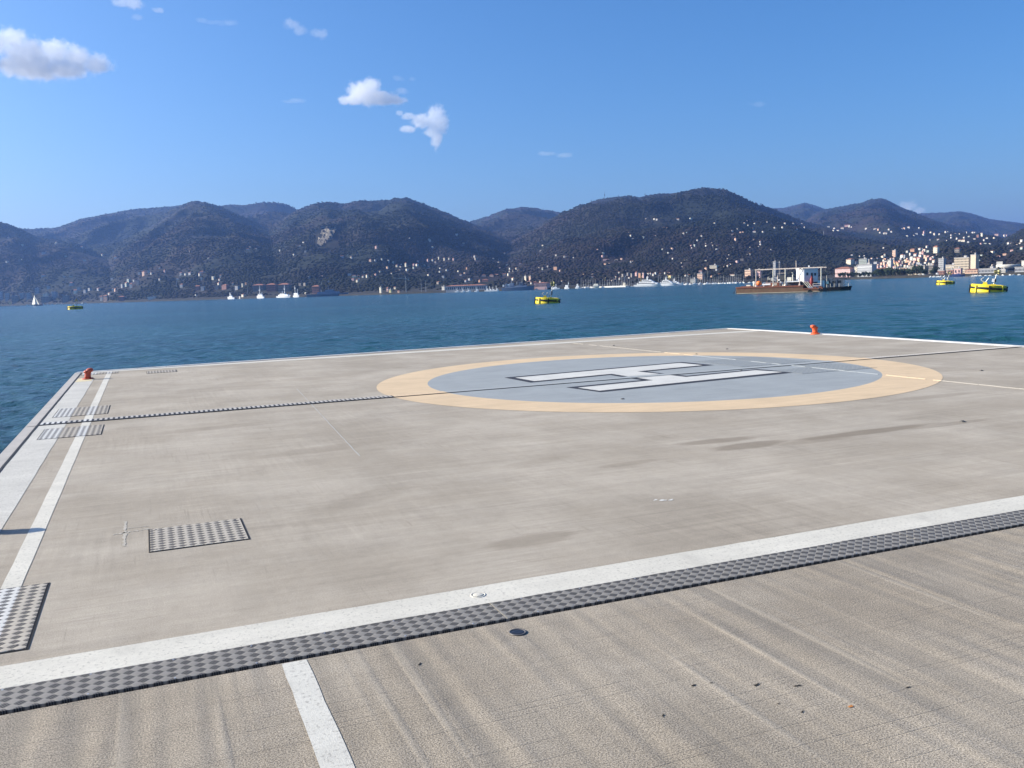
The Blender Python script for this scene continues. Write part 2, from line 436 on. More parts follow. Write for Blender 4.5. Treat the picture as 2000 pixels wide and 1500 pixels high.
# touchdown circle and letter H
CX, CY, RO, RI = 8.018, 13.549, 4.657, 3.80
def ringpts(r, n=128): return [(CX+r*math.cos(2*math.pi*i/n), CY+r*math.sin(2*math.pi*i/n)) for i in range(n)]
a_, b_ = ringpts(RO), ringpts(RI)
sheet('touchdown_ring_marking', [[b_[i], a_[i], a_[(i+1) % 128], b_[(i+1) % 128]] for i in range(128)], M_RING, Z1)
sheet('touchdown_disc_marking', [b_], M_DISC, Z1)
H_OUT = [[(5.80, 14.67), (5.84, 13.60), (9.80, 14.10), (9.72, 15.07)], [(6.005, 12.59), (6.14, 11.70), (10.07, 12.08), (9.89, 12.95)], [(7.44, 12.74), (8.36, 12.80), (8.22, 13.92), (7.44, 13.80)]]
H_IN = [[(5.93, 14.50), (5.97, 13.74), (9.62, 14.20), (9.57, 14.90)], [(6.12, 12.42), (6.20, 11.85), (9.89, 12.24), (9.745, 12.79)], [(7.56, 12.5), (8.24, 12.6), (8.10, 14.05), (7.54, 14.0)]]
sheet('letter_outline_marking', H_OUT[:2], M_HB, .008); sheet('letter_outline_bar_marking', H_OUT[2:], M_HB, .0075)
sheet('letter_marking', H_IN[:2], M_HW, .012); sheet('letter_bar_marking', H_IN[2:], M_HW, .0115)
# raised seam along the pier through the circle, lit on its edge
mb = MB()
ys = np.linspace(8.2, 22.0, 90)
for i in range(89):
    if random.random() < .08: continue
    o1 = .006*math.sin(i*1.7)
    y0, y1 = ys[i], ys[i+1]
    mb.add([((10.738+o1)*K, y0*K, .003), ((10.766+o1)*K, y0*K, .003), ((10.766+o1)*K, y1*K, .003), ((10.738+o1)*K, y1*K, .003), ((10.752+o1)*K, y0*K, .016), ((10.752+o1)*K, y1*K, .016)], [(0, 4, 5, 3), (4, 1, 2, 5)])
def zone_color(t, p, plain):
    """paint over steel: what is painted on the deck runs over the covers"""
    x, y, z = t.sep(p)
    d = t.math('DISTANCE', 0, 0) if False else t.vmath('LENGTH', t.vmath('MULTIPLY', t.vmath('SUBTRACT', p, (CX*K, CY*K, 0)), (1, 1, 0)))
    inr = t.math('LESS_THAN', d, RO*K); ind = t.math('LESS_THAN', d, RI*K)
    def band(a, b): return t.math('MULTIPLY', t.math('GREATER_THAN', x, a*K), t.math('LESS_THAN', x, b*K))
    wb = t.math('MAXIMUM', band(-1.38, -1.05), band(-.863, -.757))
    c = t.mix(wb, plain, (.60, .59, .55)); c = t.mix(inr, c, (.61, .458, .285)); c = t.mix(ind, c, (.295, .315, .312))
    return c
m, t = new_mat('seam_mortar'); p = t.pos()
t.out(zone_color(t, p, t.mix(t.noise(p, 9, 3), (.36, .325, .265), (.44, .405, .34))), .85)
tag(mb.build('pavement_seam', m), kind='structure')

# ---------------------------------------------------------------- tread plate: groups of bars, turned cell by cell
def tread_mat(name, pale, dark, P, zoned, rough=.45, metal=.4, h=.003, dk=.9):
    m, t = new_mat(name); p = t.pos(); x, y, z = t.sep(p)
    u, v = t.math('DIVIDE', x, P*K), t.math('DIVIDE', y, P*K)
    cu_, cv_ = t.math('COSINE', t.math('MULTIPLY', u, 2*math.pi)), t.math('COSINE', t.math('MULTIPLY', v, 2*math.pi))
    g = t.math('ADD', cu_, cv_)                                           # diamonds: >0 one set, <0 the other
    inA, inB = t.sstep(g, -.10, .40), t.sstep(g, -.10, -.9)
    # slanting short bars in one set, bars along the strip in the other
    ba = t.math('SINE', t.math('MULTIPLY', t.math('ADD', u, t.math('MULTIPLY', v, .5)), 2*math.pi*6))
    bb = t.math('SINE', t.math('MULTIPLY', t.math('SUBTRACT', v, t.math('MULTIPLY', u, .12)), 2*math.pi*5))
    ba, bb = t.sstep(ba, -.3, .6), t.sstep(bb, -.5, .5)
    hh = t.math('ADD', t.math('MULTIPLY', ba, inA), t.math('MULTIPLY', t.math('ADD', .55, t.math('MULTIPLY', bb, .45)), inB))
    n = t.noise(p, 6, 5, .65); n2 = t.noise(p, 45, 4, .7)
    c = t.mix(n, tuple(q*.80 for q in pale), tuple(q*1.15 for q in pale))
    if zoned: c = zone_color(t, p, c)
    c = t.mix(t.math('MULTIPLY', t.math('MULTIPLY', inA, t.math('SUBTRACT', 1, t.math('MULTIPLY', ba, .35))), dk), c, dark)  # bar shading put into the colour: one set of diamonds painted dark
    c = t.mix(t.math('MULTIPLY', t.sstep(n2, .55, .80), .25), c, (.16, .14, .11))
    b = t.bump(t.math('MULTIPLY', hh, h), 1, 1)
    t.out(c, t.math('ADD', rough, t.math('MULTIPLY', n2, .25)), t.math('MULTIPLY', metal, t.math('SUBTRACT', 1, inA)), normal=b, spec=.18)
    return m
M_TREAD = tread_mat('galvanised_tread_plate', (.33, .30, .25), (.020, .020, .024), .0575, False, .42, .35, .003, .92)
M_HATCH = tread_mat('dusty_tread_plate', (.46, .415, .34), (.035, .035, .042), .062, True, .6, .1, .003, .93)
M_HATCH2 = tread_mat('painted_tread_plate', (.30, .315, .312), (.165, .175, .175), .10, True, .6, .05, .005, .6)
M_GAP = paint('cover_gap_shadow', (.015, .014, .014), .9, var=.2)

# strip of cover plates across the pier
sheet('cover_trench', [[(LX, YS0-.004), (redge(4), YS0-.004), (redge(4), YS1+.004), (LX, YS1+.004)]], M_GAP, -.03)
seams = [1.516+2.68*i for i in range(-2, 7)]
xs = [LX+.01]+[s_ for s_ in seams if LX+.1 < s_ < redge(4)-.1]+[redge(4)-.01]
ORD = ['leftmost', 'second', 'third', 'fourth', 'fifth', 'sixth', 'seventh', 'eighth']
for i in range(len(xs)-1):
    x0, x1 = xs[i]+.0025, xs[i+1]-.0025
    mb = MB(); mb.prism([(x0*K, (YS1)*K), (x1*K, YS1*K), (x1*K, (YS2-.004)*K), (x0*K, (YS2-.004)*K)], -.02, .006)
    nb = max(2, int((x1-x0)/.32))
    root = empty('trench_cover', (x0*K, YS1*K, 0), 0, f"{ORD[i] if i else 'leftmost'} steel tread plate{' from the left' if i else ''} in the strip along the near white line", 'tread plate', 'tread plates of the strip across the pier')
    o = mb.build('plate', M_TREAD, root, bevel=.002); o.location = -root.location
    for j in range(nb):                                             # screws along both edges
        for yy in (YS1+.014, YS2-.020):
            b = MB(); b.lathe([(.007, 0), (.007, .002), (.004, .003)], ((x0+(j+.5)*(x1-x0)/nb)*K, yy*K, .006), 8)
            s_ = b.build('screw', paint('bright_screw', (.6, .6, .6), .35, .8), root); s_.location = -root.location
# square hatches
def hatch(name, x0, x1, y0, y1, label, mat, cat='hatch cover', gap=.011, gl=None):
    root = empty(name, (x0*K, y0*K, 0), 0, label, cat, 'tread plate hatch covers set in the deck')
    fr = MB()
    fr.prism([((x0-gap)*K, (y0-gap)*K), ((x1+gap)*K, (y0-gap)*K), ((x1+gap)*K, (y1+gap)*K), ((x0-gap)*K, (y1+gap)*K)], .001, .0045)
    f_ = fr.build('frame', M_GAP, root); f_.location = -root.location
    pl = MB(); pl.prism([(x0*K, y0*K), (x1*K, y0*K), (x1*K, y1*K), (x0*K, y1*K)], .004, .009)
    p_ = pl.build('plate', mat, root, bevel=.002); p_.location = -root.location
    for sx, sy_ in ((.06, .06), (.94, .06), (.06, .94), (.94, .94)):
        b = MB(); b.lathe([(.012, 0), (.012, .002), (.007, .0035)], ((x0+(x1-x0)*sx)*K, (y0+(y1-y0)*sy_)*K, .009), 8)
        s_ = b.build('screw', paint('dark_screw', (.12, .11, .10), .5, .5), root); s_.location = -root.location
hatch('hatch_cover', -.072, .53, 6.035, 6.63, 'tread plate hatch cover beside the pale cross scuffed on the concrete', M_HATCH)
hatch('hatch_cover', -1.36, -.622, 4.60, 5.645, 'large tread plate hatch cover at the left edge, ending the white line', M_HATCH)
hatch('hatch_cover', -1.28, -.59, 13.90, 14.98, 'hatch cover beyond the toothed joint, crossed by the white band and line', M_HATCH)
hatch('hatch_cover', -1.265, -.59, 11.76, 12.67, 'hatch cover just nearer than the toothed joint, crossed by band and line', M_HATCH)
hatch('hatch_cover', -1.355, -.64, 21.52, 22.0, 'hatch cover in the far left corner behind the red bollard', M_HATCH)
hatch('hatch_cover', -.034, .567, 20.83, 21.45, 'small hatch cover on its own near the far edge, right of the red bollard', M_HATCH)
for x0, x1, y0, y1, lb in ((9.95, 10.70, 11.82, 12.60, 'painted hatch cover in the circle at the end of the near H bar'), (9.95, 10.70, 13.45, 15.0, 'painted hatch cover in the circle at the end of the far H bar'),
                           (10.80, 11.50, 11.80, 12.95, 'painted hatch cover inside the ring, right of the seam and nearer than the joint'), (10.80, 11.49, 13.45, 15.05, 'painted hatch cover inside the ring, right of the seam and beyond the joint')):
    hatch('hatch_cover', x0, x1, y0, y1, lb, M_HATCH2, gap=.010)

# toothed expansion joint across the pier
jr = empty('expansion_joint', (LX*K, 13.1*K, 0), 0, 'long toothed steel expansion joint running across the pier through the circle', 'expansion joint')
g = MB(); g.prism([((LX+.12)*K, 13.09*K), (redge(13.2)*K, 13.06*K), (redge(13.2)*K, 13.30*K), ((LX+.12)*K, 13.33*K)], .005, .0135)
o = g.build('groove', M_DARK, jr); o.location = -jr.location
m, t = new_mat('painted_joint_steel'); p = t.pos()
t.out(zone_color(t, p, t.mix(t.noise(p, 4, 4), (.36, .335, .29), (.50, .47, .42))), .7)
g = MB(); x = LX+.13; pitch = .0645
while x < redge(13.2)-.05:
    y0 = 13.09-.03*(x-LX)/19; ind = math.hypot(x-CX, 13.2-CY) < RO
    tw = .056 if ind else .034
    g.prism([(x*K, (y0+(.026 if ind else .055))*K), ((x+tw)*K, (y0+(.026 if ind else .055))*K), ((x+tw)*K, (y0+.245)*K), (x*K, (y0+.245)*K)], .0135, .0175)
    x += pitch
g.prism([((LX+.125)*K, (13.09+.235)*K), ((redge(13.2))*K, (13.06+.225)*K), ((redge(13.2))*K, (13.06+.262)*K), ((LX+.125)*K, (13.09+.262)*K)], .005, .0165)
o = g.build('teeth', m, jr); o.location = -jr.location
sheet('kerb_joint', [[(LX-.02, 13.065), (LX+.09, 13.075), (LX+.09, 13.10), (LX-.02, 13.09)]], M_DARK, .009)

sheet('slab_joint_marking', rough_strip((2.30, 15.4), (1.85, 8.6), .012, 60, .003), road_paint('old_joint', (.42, .40, .35), .9, (.34, .31, .26)), .003)
# round sockets beside the strip
def socket(x, y, label, mats, recessed):
    root = empty('floor_socket', dpt(x, y), 0, label, 'floor socket')
    r = .034*K
    mb = MB()
    mb.lathe([(r*1.22, .002), (r*1.20, .0075), (r*1.02, .0085), (r*1.0, .0055)], n=32)
    mb.build('rim', mats[0], root, True)
    mb = MB()
    if recessed: mb.lathe([(r*.98, .004), (r*.9, .0062), (r*.5, .0066)], n=32)
    else: mb.lathe([(r*.80, .003), (r*.80, .010), (r*.74, .0115)], n=32)
    mb.build('cap', mats[1], root, True)
    return root
socket(1.508, 4.298, 'round socket cap painted over on the near white line', (M_WHITE, M_WHITE), False)
socket(1.498, 3.735, 'dark round open socket in the concrete just below the tread plate strip', (paint('socket_rim_steel', (.16, .15, .14), .5, .6), paint('socket_rubber', (.02, .02, .024), .35, var=.3)), True)

# scuffs, a spill of paint, rust by the strip
M_SCUFF = road_paint('pale_scuff', (.43, .395, .325), .9, (.36, .325, .265))
sheet('cross_scuff_marking', rough_strip((-.236, 6.98), (-.229, 6.27), .020, 26, .009)+rough_strip((-.31, 6.625), (-.07, 6.665), .022, 20, .012)+rough_strip((-.22, 6.76), (-.08, 6.75), .010, 14, .006), M_SCUFF, .003)
def splat(x, y, r, n=15):
    return [(x+math.cos(2*math.pi*i/n)*r*random.uniform(.4, 1.2), y+math.sin(2*math.pi*i/n)*r*random.uniform(.3, .9)) for i in range(n)]
sheet('paint_spill_marking', [splat(3.42, 5.585, .035), splat(3.385, 5.62, .018), splat(3.475, 5.56, .022), splat(3.50, 5.575, .010), splat(3.36, 5.60, .008)], paint('spilt_white_paint', (.66, .65, .60), .6), .0035)
# dry leaves and bits of bark
M_LEAF = paint('dry_leaf', (.022, .018, .013), .85, var=.4, scale=40); M_LEAF2 = paint('orange_leaf', (.45, .18, .05), .8)
LEAVES = [(1.911, 2.909, .022, .3, 'narrow dark dry leaf lying leftmost of the row on the near concrete'), (1.985, 2.897, .014, -.1, 'tiny dark bark shred just right of the leftmost leaf'), (2.134, 2.803, .027, .4, 'curled black leaf, the largest of the row on the near concrete'),
          (2.270, 2.725, .025, -.2, 'thin flat dark leaf right of the large curled leaf'), (2.637, 2.527, .019, .1, 'dark leaf lying alone at the right of the row'), (1.670, 2.747, .017, .7, 'small grey-brown leaf nearest the bottom left of the row'),
          (2.105, 2.637, .013, .2, 'dark crumb between the curled leaf and the bottom edge'), (2.142, 2.546, .017, .6, 'frayed dark shred below the curled leaf'), (.985, 3.60, .024, 1.0, 'dark brown smudge of bark below the tread plate strip')]
for x, y, s_, a, lb in LEAVES:
    mb = MB(); L = s_*K*.72; n = 14
    pts = [(math.cos(2*math.pi*i/n)*L*random.uniform(.75, 1.1), math.sin(2*math.pi*i/n)*L*.30*random.uniform(.5, 1.2), .0035) for i in range(n)]
    mb.add(pts+[(0, 0, .0045)], [(i, (i+1) % n, n) for i in range(n)])
    o = mb.build('dry_leaf', M_LEAF); o.location = dpt(x, y); o.rotation_euler = (0, 0, a); tag(o, lb, 'leaf', 'dry leaves on the near concrete')
mb = MB(); mb.add([(-.014, -.006, .003), (.016, -.009, .004), (.018, .008, .007), (-.010, .009, .004)], [(0, 1, 2, 3)])
o = mb.build('leaf_scrap', M_LEAF2); o.location = dpt(2.325, 2.50); tag(o, 'tiny orange leaf scrap on the near concrete', 'leaf')
# little dark fittings set in the deck round the circle
for x, y, lb in ((12.284, 17.155, 'dark flush light fitting beyond the ring on the bare concrete'), (6.011, 10.808, 'dark flush fitting in the blue disc near the ring, below the H'), (10.99, 16.46, 'dark flush fitting on the far part of the orange ring'),
                 (9.531, 12.9, 'small dark flush fitting by the near bar of the H'), (7.978, 6.963, 'dark flush fitting at the end of the long damp stain'), (11.06, 20.3, 'dark flush fitting on the seam near the far edge'), (12.3, 10.4, 'dark flush fitting on the right part of the orange ring')):
    mb = MB(); mb.lathe([(.045, .0), (.042, .010), (.025, .014)], n=14); mb.box((.0, 0, .016), (.06, .022, .006), .4)
    o = mb.build('deck_light', paint('deck_fitting', (.10, .095, .085), .5, .3), smooth=False); o.location = dpt(x, y, .004); tag(o, lb, 'deck light', 'flush fittings set in the deck')

# ---------------------------------------------------------------- mooring bollards
M_BOL = paint('red_bollard_paint', (.48, .085, .045), .5, var=.25, scale=6)
M_BOL2 = paint('orange_bollard_paint', (.75, .12, .035), .45, var=.15, scale=6)
def bollard(x, y, rz, mat, label, s=1.0):
    root = empty('mooring_bollard', dpt(x, y), rz, label, 'bollard', 'mooring bollards on the pier edges', s)
    mb = MB(); mb.lathe([(.165, .0), (.165, .028), (.150, .040), (.115, .052)], n=28)
    mb.build('base_plate', mat, root, True)
    for i in range(6):
        b = MB(); a = i*math.pi/3; b.lathe([(.015, 0), (.015, .014), (.009, .018)], (.140*math.cos(a), .140*math.sin(a), .036), 6); b.build('bolt', mat, root)
    # column swelling into a horn bent inland
    spine = [(0, .05, .100), (0, .10, .088), (.005, .17, .088), (.018, .225, .094), (.050, .268, .083), (.100, .285, .064), (.140, .290, .052), (.165, .290, .034)]
    rings = []
    for i, (sx, sz, r) in enumerate(spine):
        p0 = spine[max(0, i-1)]; p1 = spine[min(len(spine)-1, i+1)]
        tx, tz = p1[0]-p0[0], p1[1]-p0[1]; L = math.hypot(tx, tz); tx /= L; tz /= L
        ring = []
        for k_ in range(20):
            a = 2*math.pi*k_/20
            c, sn = math.cos(a)*r, math.sin(a)*r*(1.7 if i > 5 else 1.35 if i > 3 else 1.0)
            ring.append((sx+c*tz, sn, sz-c*tx))
        rings.append(ring)
    mb = MB(); mb.loft(rings); mb.build('horn', mat, root, True)
    back = MB(); back.lathe([(.092, .205), (.098, .235), (.085, .268), (.045, .288)], (-.012, 0, 0), 20); back.build('head', mat, root, True)
    return root
bollard(-1.165, 20.32, .12, M_BOL, 'dull red mooring bollard in the far left corner of the deck', 1.0)
bollard(-1.235, 7.22, .05, M_BOL, 'red mooring bollard at the left deck edge casting a shadow over the white line', 1.0)
bollard(17.02, 19.72, math.pi-.15, M_BOL2, 'bright orange mooring bollard on the right deck edge beyond the circle', 1.15)
m, t = new_mat('yellow_rust_stain'); p = t.pos(); t.out(t.mix(t.noise(p, 5, 4), (.55, .45, .20), (.66, .60, .45)), .85)
sheet('bollard_stain_marking', [[(-1.37, 19.75), (-1.08, 19.85), (-1.05, 20.5), (-1.20, 20.75), (-1.37, 20.6)]], m, .0075)
# ---------------------------------------------------------------- land: one height field of coast, foothills and ridges
def hash2(ix, iy, seed):
    h = (ix.astype(np.int64)*374761393+iy.astype(np.int64)*668265263+seed*974634777) & 0xffffffff
    h = ((h ^ (h >> 13))*1274126177) & 0xffffffff
    return ((h ^ (h >> 16)) & 0xffff)/65535.0
def vnoise(x, y, seed):
    ix, iy = np.floor(x), np.floor(y); fx, fy = x-ix, y-iy
    fx = fx*fx*fx*(fx*(fx*6-15)+10); fy = fy*fy*fy*(fy*(fy*6-15)+10)
    a, b, c, d = hash2(ix, iy, seed), hash2(ix+1, iy, seed), hash2(ix, iy+1, seed), hash2(ix+1, iy+1, seed)
    return (a*(1-fx)+b*fx)*(1-fy)+(c*(1-fx)+d*fx)*fy
def fbm(x, y, seed, octv=4, g=.5):
    s = np.zeros_like(x); a = 1.0; tot = 0
    for o in range(octv):
        s = s+a*vnoise(x*2**o+17*o, y*2**o-9*o, seed+o); tot += a; a *= g
    return s/tot
COAST_PX = [(-900, 2600), (0, 2600), (250, 1900), (500, 1450), (750, 1200), (1000, 1060), (1300, 1000), (1660, 1000), (2000, 830), (2800, 650)]
def hz(px):                                      # the pixel row of the true horizon in that column
    return 559.19-.0347*(px-1000)
_ca = np.array([azel(p, hz(p))[0] for p, d in COAST_PX]); _cd = np.array([d for p, d in COAST_PX], float)
def coast(az): return np.interp(az, _ca, _cd)
def layer(pts, dist, p=1.2, foot=45, back=1500, spur=.36, fade=.05):
    a = []; te = []; dd = []
    for i, q in enumerate(pts):
        az, tn = azel(q[0], q[1]); a.append(az); te.append(tn); dd.append(q[2] if len(q) > 2 else dist)
    return np.array(a), np.array(te), np.array(dd, float), p, foot, back, spur, fade
LAYERS = [
 layer([(-900, 380), (-400, 372), (-200, 390), (0, 433), (30, 443), (70, 463), (105, 467), (140, 472), (175, 484), (212, 500), (262, 507), (295, 513), (325, 522), (350, 536), (400, 562, 2900), (450, 578, 2700)], 3700, 1.15),
 layer([(-900, 430), (-100, 452), (35, 445), (60, 447), (100, 445), (125, 440), (160, 428), (210, 417), (265, 408), (340, 403), (375, 399), (420, 420), (470, 450)], 5000, 1.2, 500),
 layer([(130, 510), (240, 460), (300, 430), (340, 408), (375, 395.5), (400, 397), (430, 405), (470, 421), (505, 437), (540, 450), (580, 468), (620, 500), (660, 530), (700, 560)], 4200, 1.15),
 layer([(240, 480), (320, 440), (380, 415), (440, 400), (475, 401), (510, 396.5), (540, 395.5), (565, 402), (580, 410), (610, 425), (680, 450), (780, 490)], 5600, 1.2, 600),
 layer([(240, 570), (360, 530), (450, 480), (510, 452), (550, 428), (580, 411), (600, 404), (620, 397), (640, 394), (670, 399), (700, 393), (740, 393), (775, 389), (793, 387.5), (810, 392), (850, 408), (900, 430), (935, 442), (962, 454), (1000, 466), (1040, 474), (1080, 490), (1130, 516), (1180, 545)], 3900, 1.25),
 layer([(750, 510), (860, 470), (920, 434), (950, 425), (990, 410), (1020, 407), (1050, 409), (1080, 414), (1095, 416), (1130, 425), (1200, 450), (1310, 490)], 5600, 1.2, 800),
 layer([(660, 575), (780, 545), (900, 512), (1000, 470), (1060, 440), (1095, 418), (1120, 410), (1150, 396), (1170, 390), (1200, 386), (1220, 384), (1250, 387), (1280, 383), (1310, 382), (1330, 376), (1350, 371.5), (1375, 369.5), (1395, 372), (1420, 375), (1440, 383), (1470, 398), (1500, 407), (1540, 422), (1580, 434), (1640, 446), (1700, 455), (1760, 463), (1820, 468), (1900, 478), (1960, 500)], 3500, 1.2),
 layer([(1330, 450), (1440, 425), (1500, 407), (1530, 407), (1550, 402), (1570, 397), (1590, 401), (1610, 408), (1650, 425), (1760, 455)], 7200, 1.2, 2000),
 layer([(1460, 470), (1570, 430), (1600, 412), (1640, 404), (1680, 397), (1700, 390), (1720, 388), (1735, 392), (1760, 405), (1790, 417), (1810, 425), (1850, 438), (1900, 452), (1950, 470), (2060, 500)], 5400, 1.2, 1200),
 layer([(1620, 470), (1740, 435), (1780, 420), (1800, 416.5), (1830, 416), (1875, 413), (1900, 418), (1930, 427), (1960, 431), (2000, 437), (2100, 440), (2400, 430), (2800, 430)], 7600, 1.2, 2500),
 layer([(1820, 500), (1880, 488), (1930, 475), (1970, 462), (2000, 447), (2100, 420), (2300, 400), (2800, 380)], 2700, 1.2, 300),
 layer([(1740, 462), (1800, 458), (1850, 455), (1900, 455), (1950, 462), (2000, 466), (2060, 460)], 2900, 1.1, 300),
 layer([(1480, 548), (1560, 541), (1640, 531), (1680, 523), (1720, 513), (1750, 503), (1780, 493), (1810, 486), (1840, 481), (1870, 479), (1900, 481), (1940, 489), (1960, 493), (2000, 491), (2100, 470), (2400, 450)], 1500, 1.15, 60, 700, .12),
 layer([(205, 580, 2080), (230, 567, 2100), (250, 556), (275, 541), (285, 533), (300, 528), (320, 527), (345, 531), (360, 538), (385, 549), (410, 563), (430, 578)], 2150, 1.1, 40, 500, .1, .008),
 layer([(650, 578), (700, 562), (750, 546), (800, 540), (850, 542), (900, 549), (960, 556), (1040, 560)], 1650, 1.1, 60, 600, .12, .02),
]
ZB = SEA+2.0
def terrain(az, r):
    az, r = np.broadcast_arrays(np.asarray(az, float), np.asarray(r, float))
    x, y = np.sin(az)*r, np.cos(az)*r
    c = coast(az)
    z = np.full(az.shape, ZB)+np.clip((r-c)/800, 0, 1)*4
    wx = fbm(x/420, y/420, 3, 3)-.5; wy = fbm(x/420, y/420, 9, 3)-.5
    rn = 1-np.abs(2*fbm((x+wx*260)/520, (y+wy*260)/520, 21, 4)-1)          # ridged: spurs and gullies
    sn = fbm(x/60, y/60, 31, 3)-.5
    for a, te, dd, p, foot, back, spur, fade in LAYERS:
        tn = np.interp(az, a, te); D = np.interp(az, a, dd)
        zr = EYE.z+tn*D
        edge = np.minimum(np.clip((az-a[0])/fade, 0, 1), np.clip((a[-1]-az)/fade, 0, 1)); edge = edge*edge*(3-2*edge)
        F = c+foot
        t = np.clip((r-F)/np.maximum(D-F, 50), 0, 1)
        up = t**p
        dn = np.clip(1-(r-D)/back, 0, 1)
        prof = np.where(r <= D, up, dn*dn*(3-2*dn))
        hgt = np.maximum(zr-ZB, 0)*edge
        carve = hgt*spur*4*t*(1-t)*(rn-.62)*np.where(r <= D, 1, 0)
        z = np.maximum(z, ZB+hgt*prof+carve*1.3)
    hill = np.clip((z-ZB-6)/40, 0, 1)
    return z+sn*9*hill
NA, NR = 1150, 330
az0, az1 = YAW-.74, YAW+.74
A = np.linspace(az0, az1, NA)
s_ = np.concatenate([[-.6, 0.0], np.cumsum(np.linspace(5, 46, NR-2))])
s_ = s_*(7600/s_[-1]); s_[0] = -.6
AA, SS = np.meshgrid(A, s_, indexing='xy')
RR = coast(AA)+SS
ZZ = terrain(AA, RR)
ZZ[0, :] = SEA-3
V = np.stack([np.sin(AA)*RR, np.cos(AA)*RR, ZZ], -1).reshape(-1, 3)
ii = np.arange(NR-1)[:, None]*NA+np.arange(NA-1)[None, :]
Fc = np.stack([ii, ii+1, ii+NA+1, ii+NA], -1).reshape(-1, 4)
def hill_mat():
    m, t = new_mat('winter_hillside'); p = t.pos()
    x, y, z = t.sep(p)
    n1 = t.noise(p, .0022, 6, .6); n2 = t.noise(p, .012, 5, .65); n3 = t.noise(p, .08, 3, .6)
    c = t.mix(t.sstep(n1, .40, .62), (.018, .022, .017), (.032, .025, .024))     # evergreen / bare brown woods
    c = t.mix(t.math('MULTIPLY', t.sstep(n2, .5, .72), .6), c, (.036, .040, .024))  # terraces and clearings
    c = t.mix(t.math('MULTIPLY', t.sstep(n3, .5, .7), .4), c, (.013, .017, .013))
    flat = t.sstep(z, ZB+9, ZB+3)
    c = t.mix(flat, c, t.mix(n3, (.022, .024, .020), (.06, .055, .048)))
    t.out(c, .95, spec=.1)
    return m
M_HILL = hill_mat()
tag(np_object('hills', V, Fc, M_HILL, True), kind='structure')

def land_hit(px, py, lo=None, hi=8500):
    """where the line of sight through that pixel meets the land"""
    d = ray(px, py); h = math.hypot(d.x, d.y); az = math.atan2(d.x, d.y)
    r = np.arange((coast(az) if lo is None else lo)+2, hi, 6.0)
    zz = EYE.z+r*d.z/h
    tz = terrain(np.full(r.shape, az), r)
    k_ = np.argmax(tz >= zz)
    if tz[k_] < zz[k_]:
        k_ = int(np.argmin(zz-tz))
    return Vector((math.sin(az)*r[k_], math.cos(az)*r[k_], float(tz[k_]))), float(r[k_])

# ---------------------------------------------------------------- sea: real waves out to where they are too small to see
def sea():
    m, t = new_mat('sea_water'); p = t.pos()
    q = t.mapv(p, (.6, 1.0, 1), (0, 0, .55))
    h = t.math('ADD', t.noise(q, .30, 7, .64, .3), t.math('MULTIPLY', t.noise(t.mapv(p, (1.0, .6, 1), (0, 0, -.4)), .8, 5, .62, .2), .30))
    gust = t.noise(t.mapv(p, (.006, .018, 1), (0, 0, .45)), 1.0, 5, .62)
    c = t.mix(t.sstep(gust, .35, .65), SEA_A, SEA_B)
    t.out(c, t.math('ADD', SEA_ROUGH, t.math('MULTIPLY', gust, .08)), normal=t.bump(h, 1.0, SEA_BUMP), spec=.5, IOR=1.33)
    na = 900
    az = np.linspace(YAW-.86, YAW+.86, na)
    r = np.concatenate([np.exp(np.arange(math.log(5.0), math.log(900.0), .0055)), np.exp(np.linspace(math.log(910.0), math.log(14000.0), 60))])
    AZ, R2 = np.meshgrid(az, r, indexing='xy')
    X, Y = np.sin(AZ)*R2, np.cos(AZ)*R2
    Z = np.zeros_like(X)
    wr = np.random.default_rng(3)
    main = .95                                                    # wind from the left front
    for k_ in range(44):
        lam = .45*(7.0/.45)**wr.random(); th = main+wr.normal(0, .55)
        amp = SEA_SLOPE*lam/(2*math.pi)*(1 if lam < 2 else (2/lam)**1.1)/math.sqrt(44)*1.6
        kx, ky = 2*math.pi/lam*math.sin(th), 2*math.pi/lam*math.cos(th)
        cell = np.maximum(R2*.0055, R2*1.72/na)
        fade = np.clip((lam/cell-2.0)/3.0, 0, 1)
        wob = 1.6*(vnoise(X/(lam*5)+k_*3.1, Y/(lam*5)-k_, 50+k_)-.5)
        grp = .35+1.3*vnoise(X/(lam*6)-k_*2.3, Y/(lam*6)+k_*1.7, 150+k_)
        ph = kx*X+ky*Y+wr.random()*6.28+wob*4
        Z += amp*fade*grp*(np.sin(ph)+.25*np.sin(2*ph+.6))
    Z += SEA
    V_ = np.stack([X, Y, Z], -1).reshape(-1, 3); nr = len(r)
    i_ = np.arange(nr-1)[:, None]*na+np.arange(na-1)[None, :]
    F_ = np.stack([i_, i_+na, i_+na+1, i_+1], -1).reshape(-1, 4)[:, ::-1]
    o = np_object('sea_water', V_, F_, m, True); tag(o, kind='structure')
    mb = MB(); n = 48; ang = np.linspace(YAW+.86, YAW-.86+2*math.pi, n); rs = [5, 60, 400, 3000, 14000]
    mb.add([(math.sin(a)*q_, math.cos(a)*q_, SEA-.02) for q_ in rs for a in ang], [(j*n+i, j*n+i+1, (j+1)*n+i+1, (j+1)*n+i) for j in range(4) for i in range(n-1)])
    tag(mb.build('sea_water_astern', m), kind='structure')
sea()
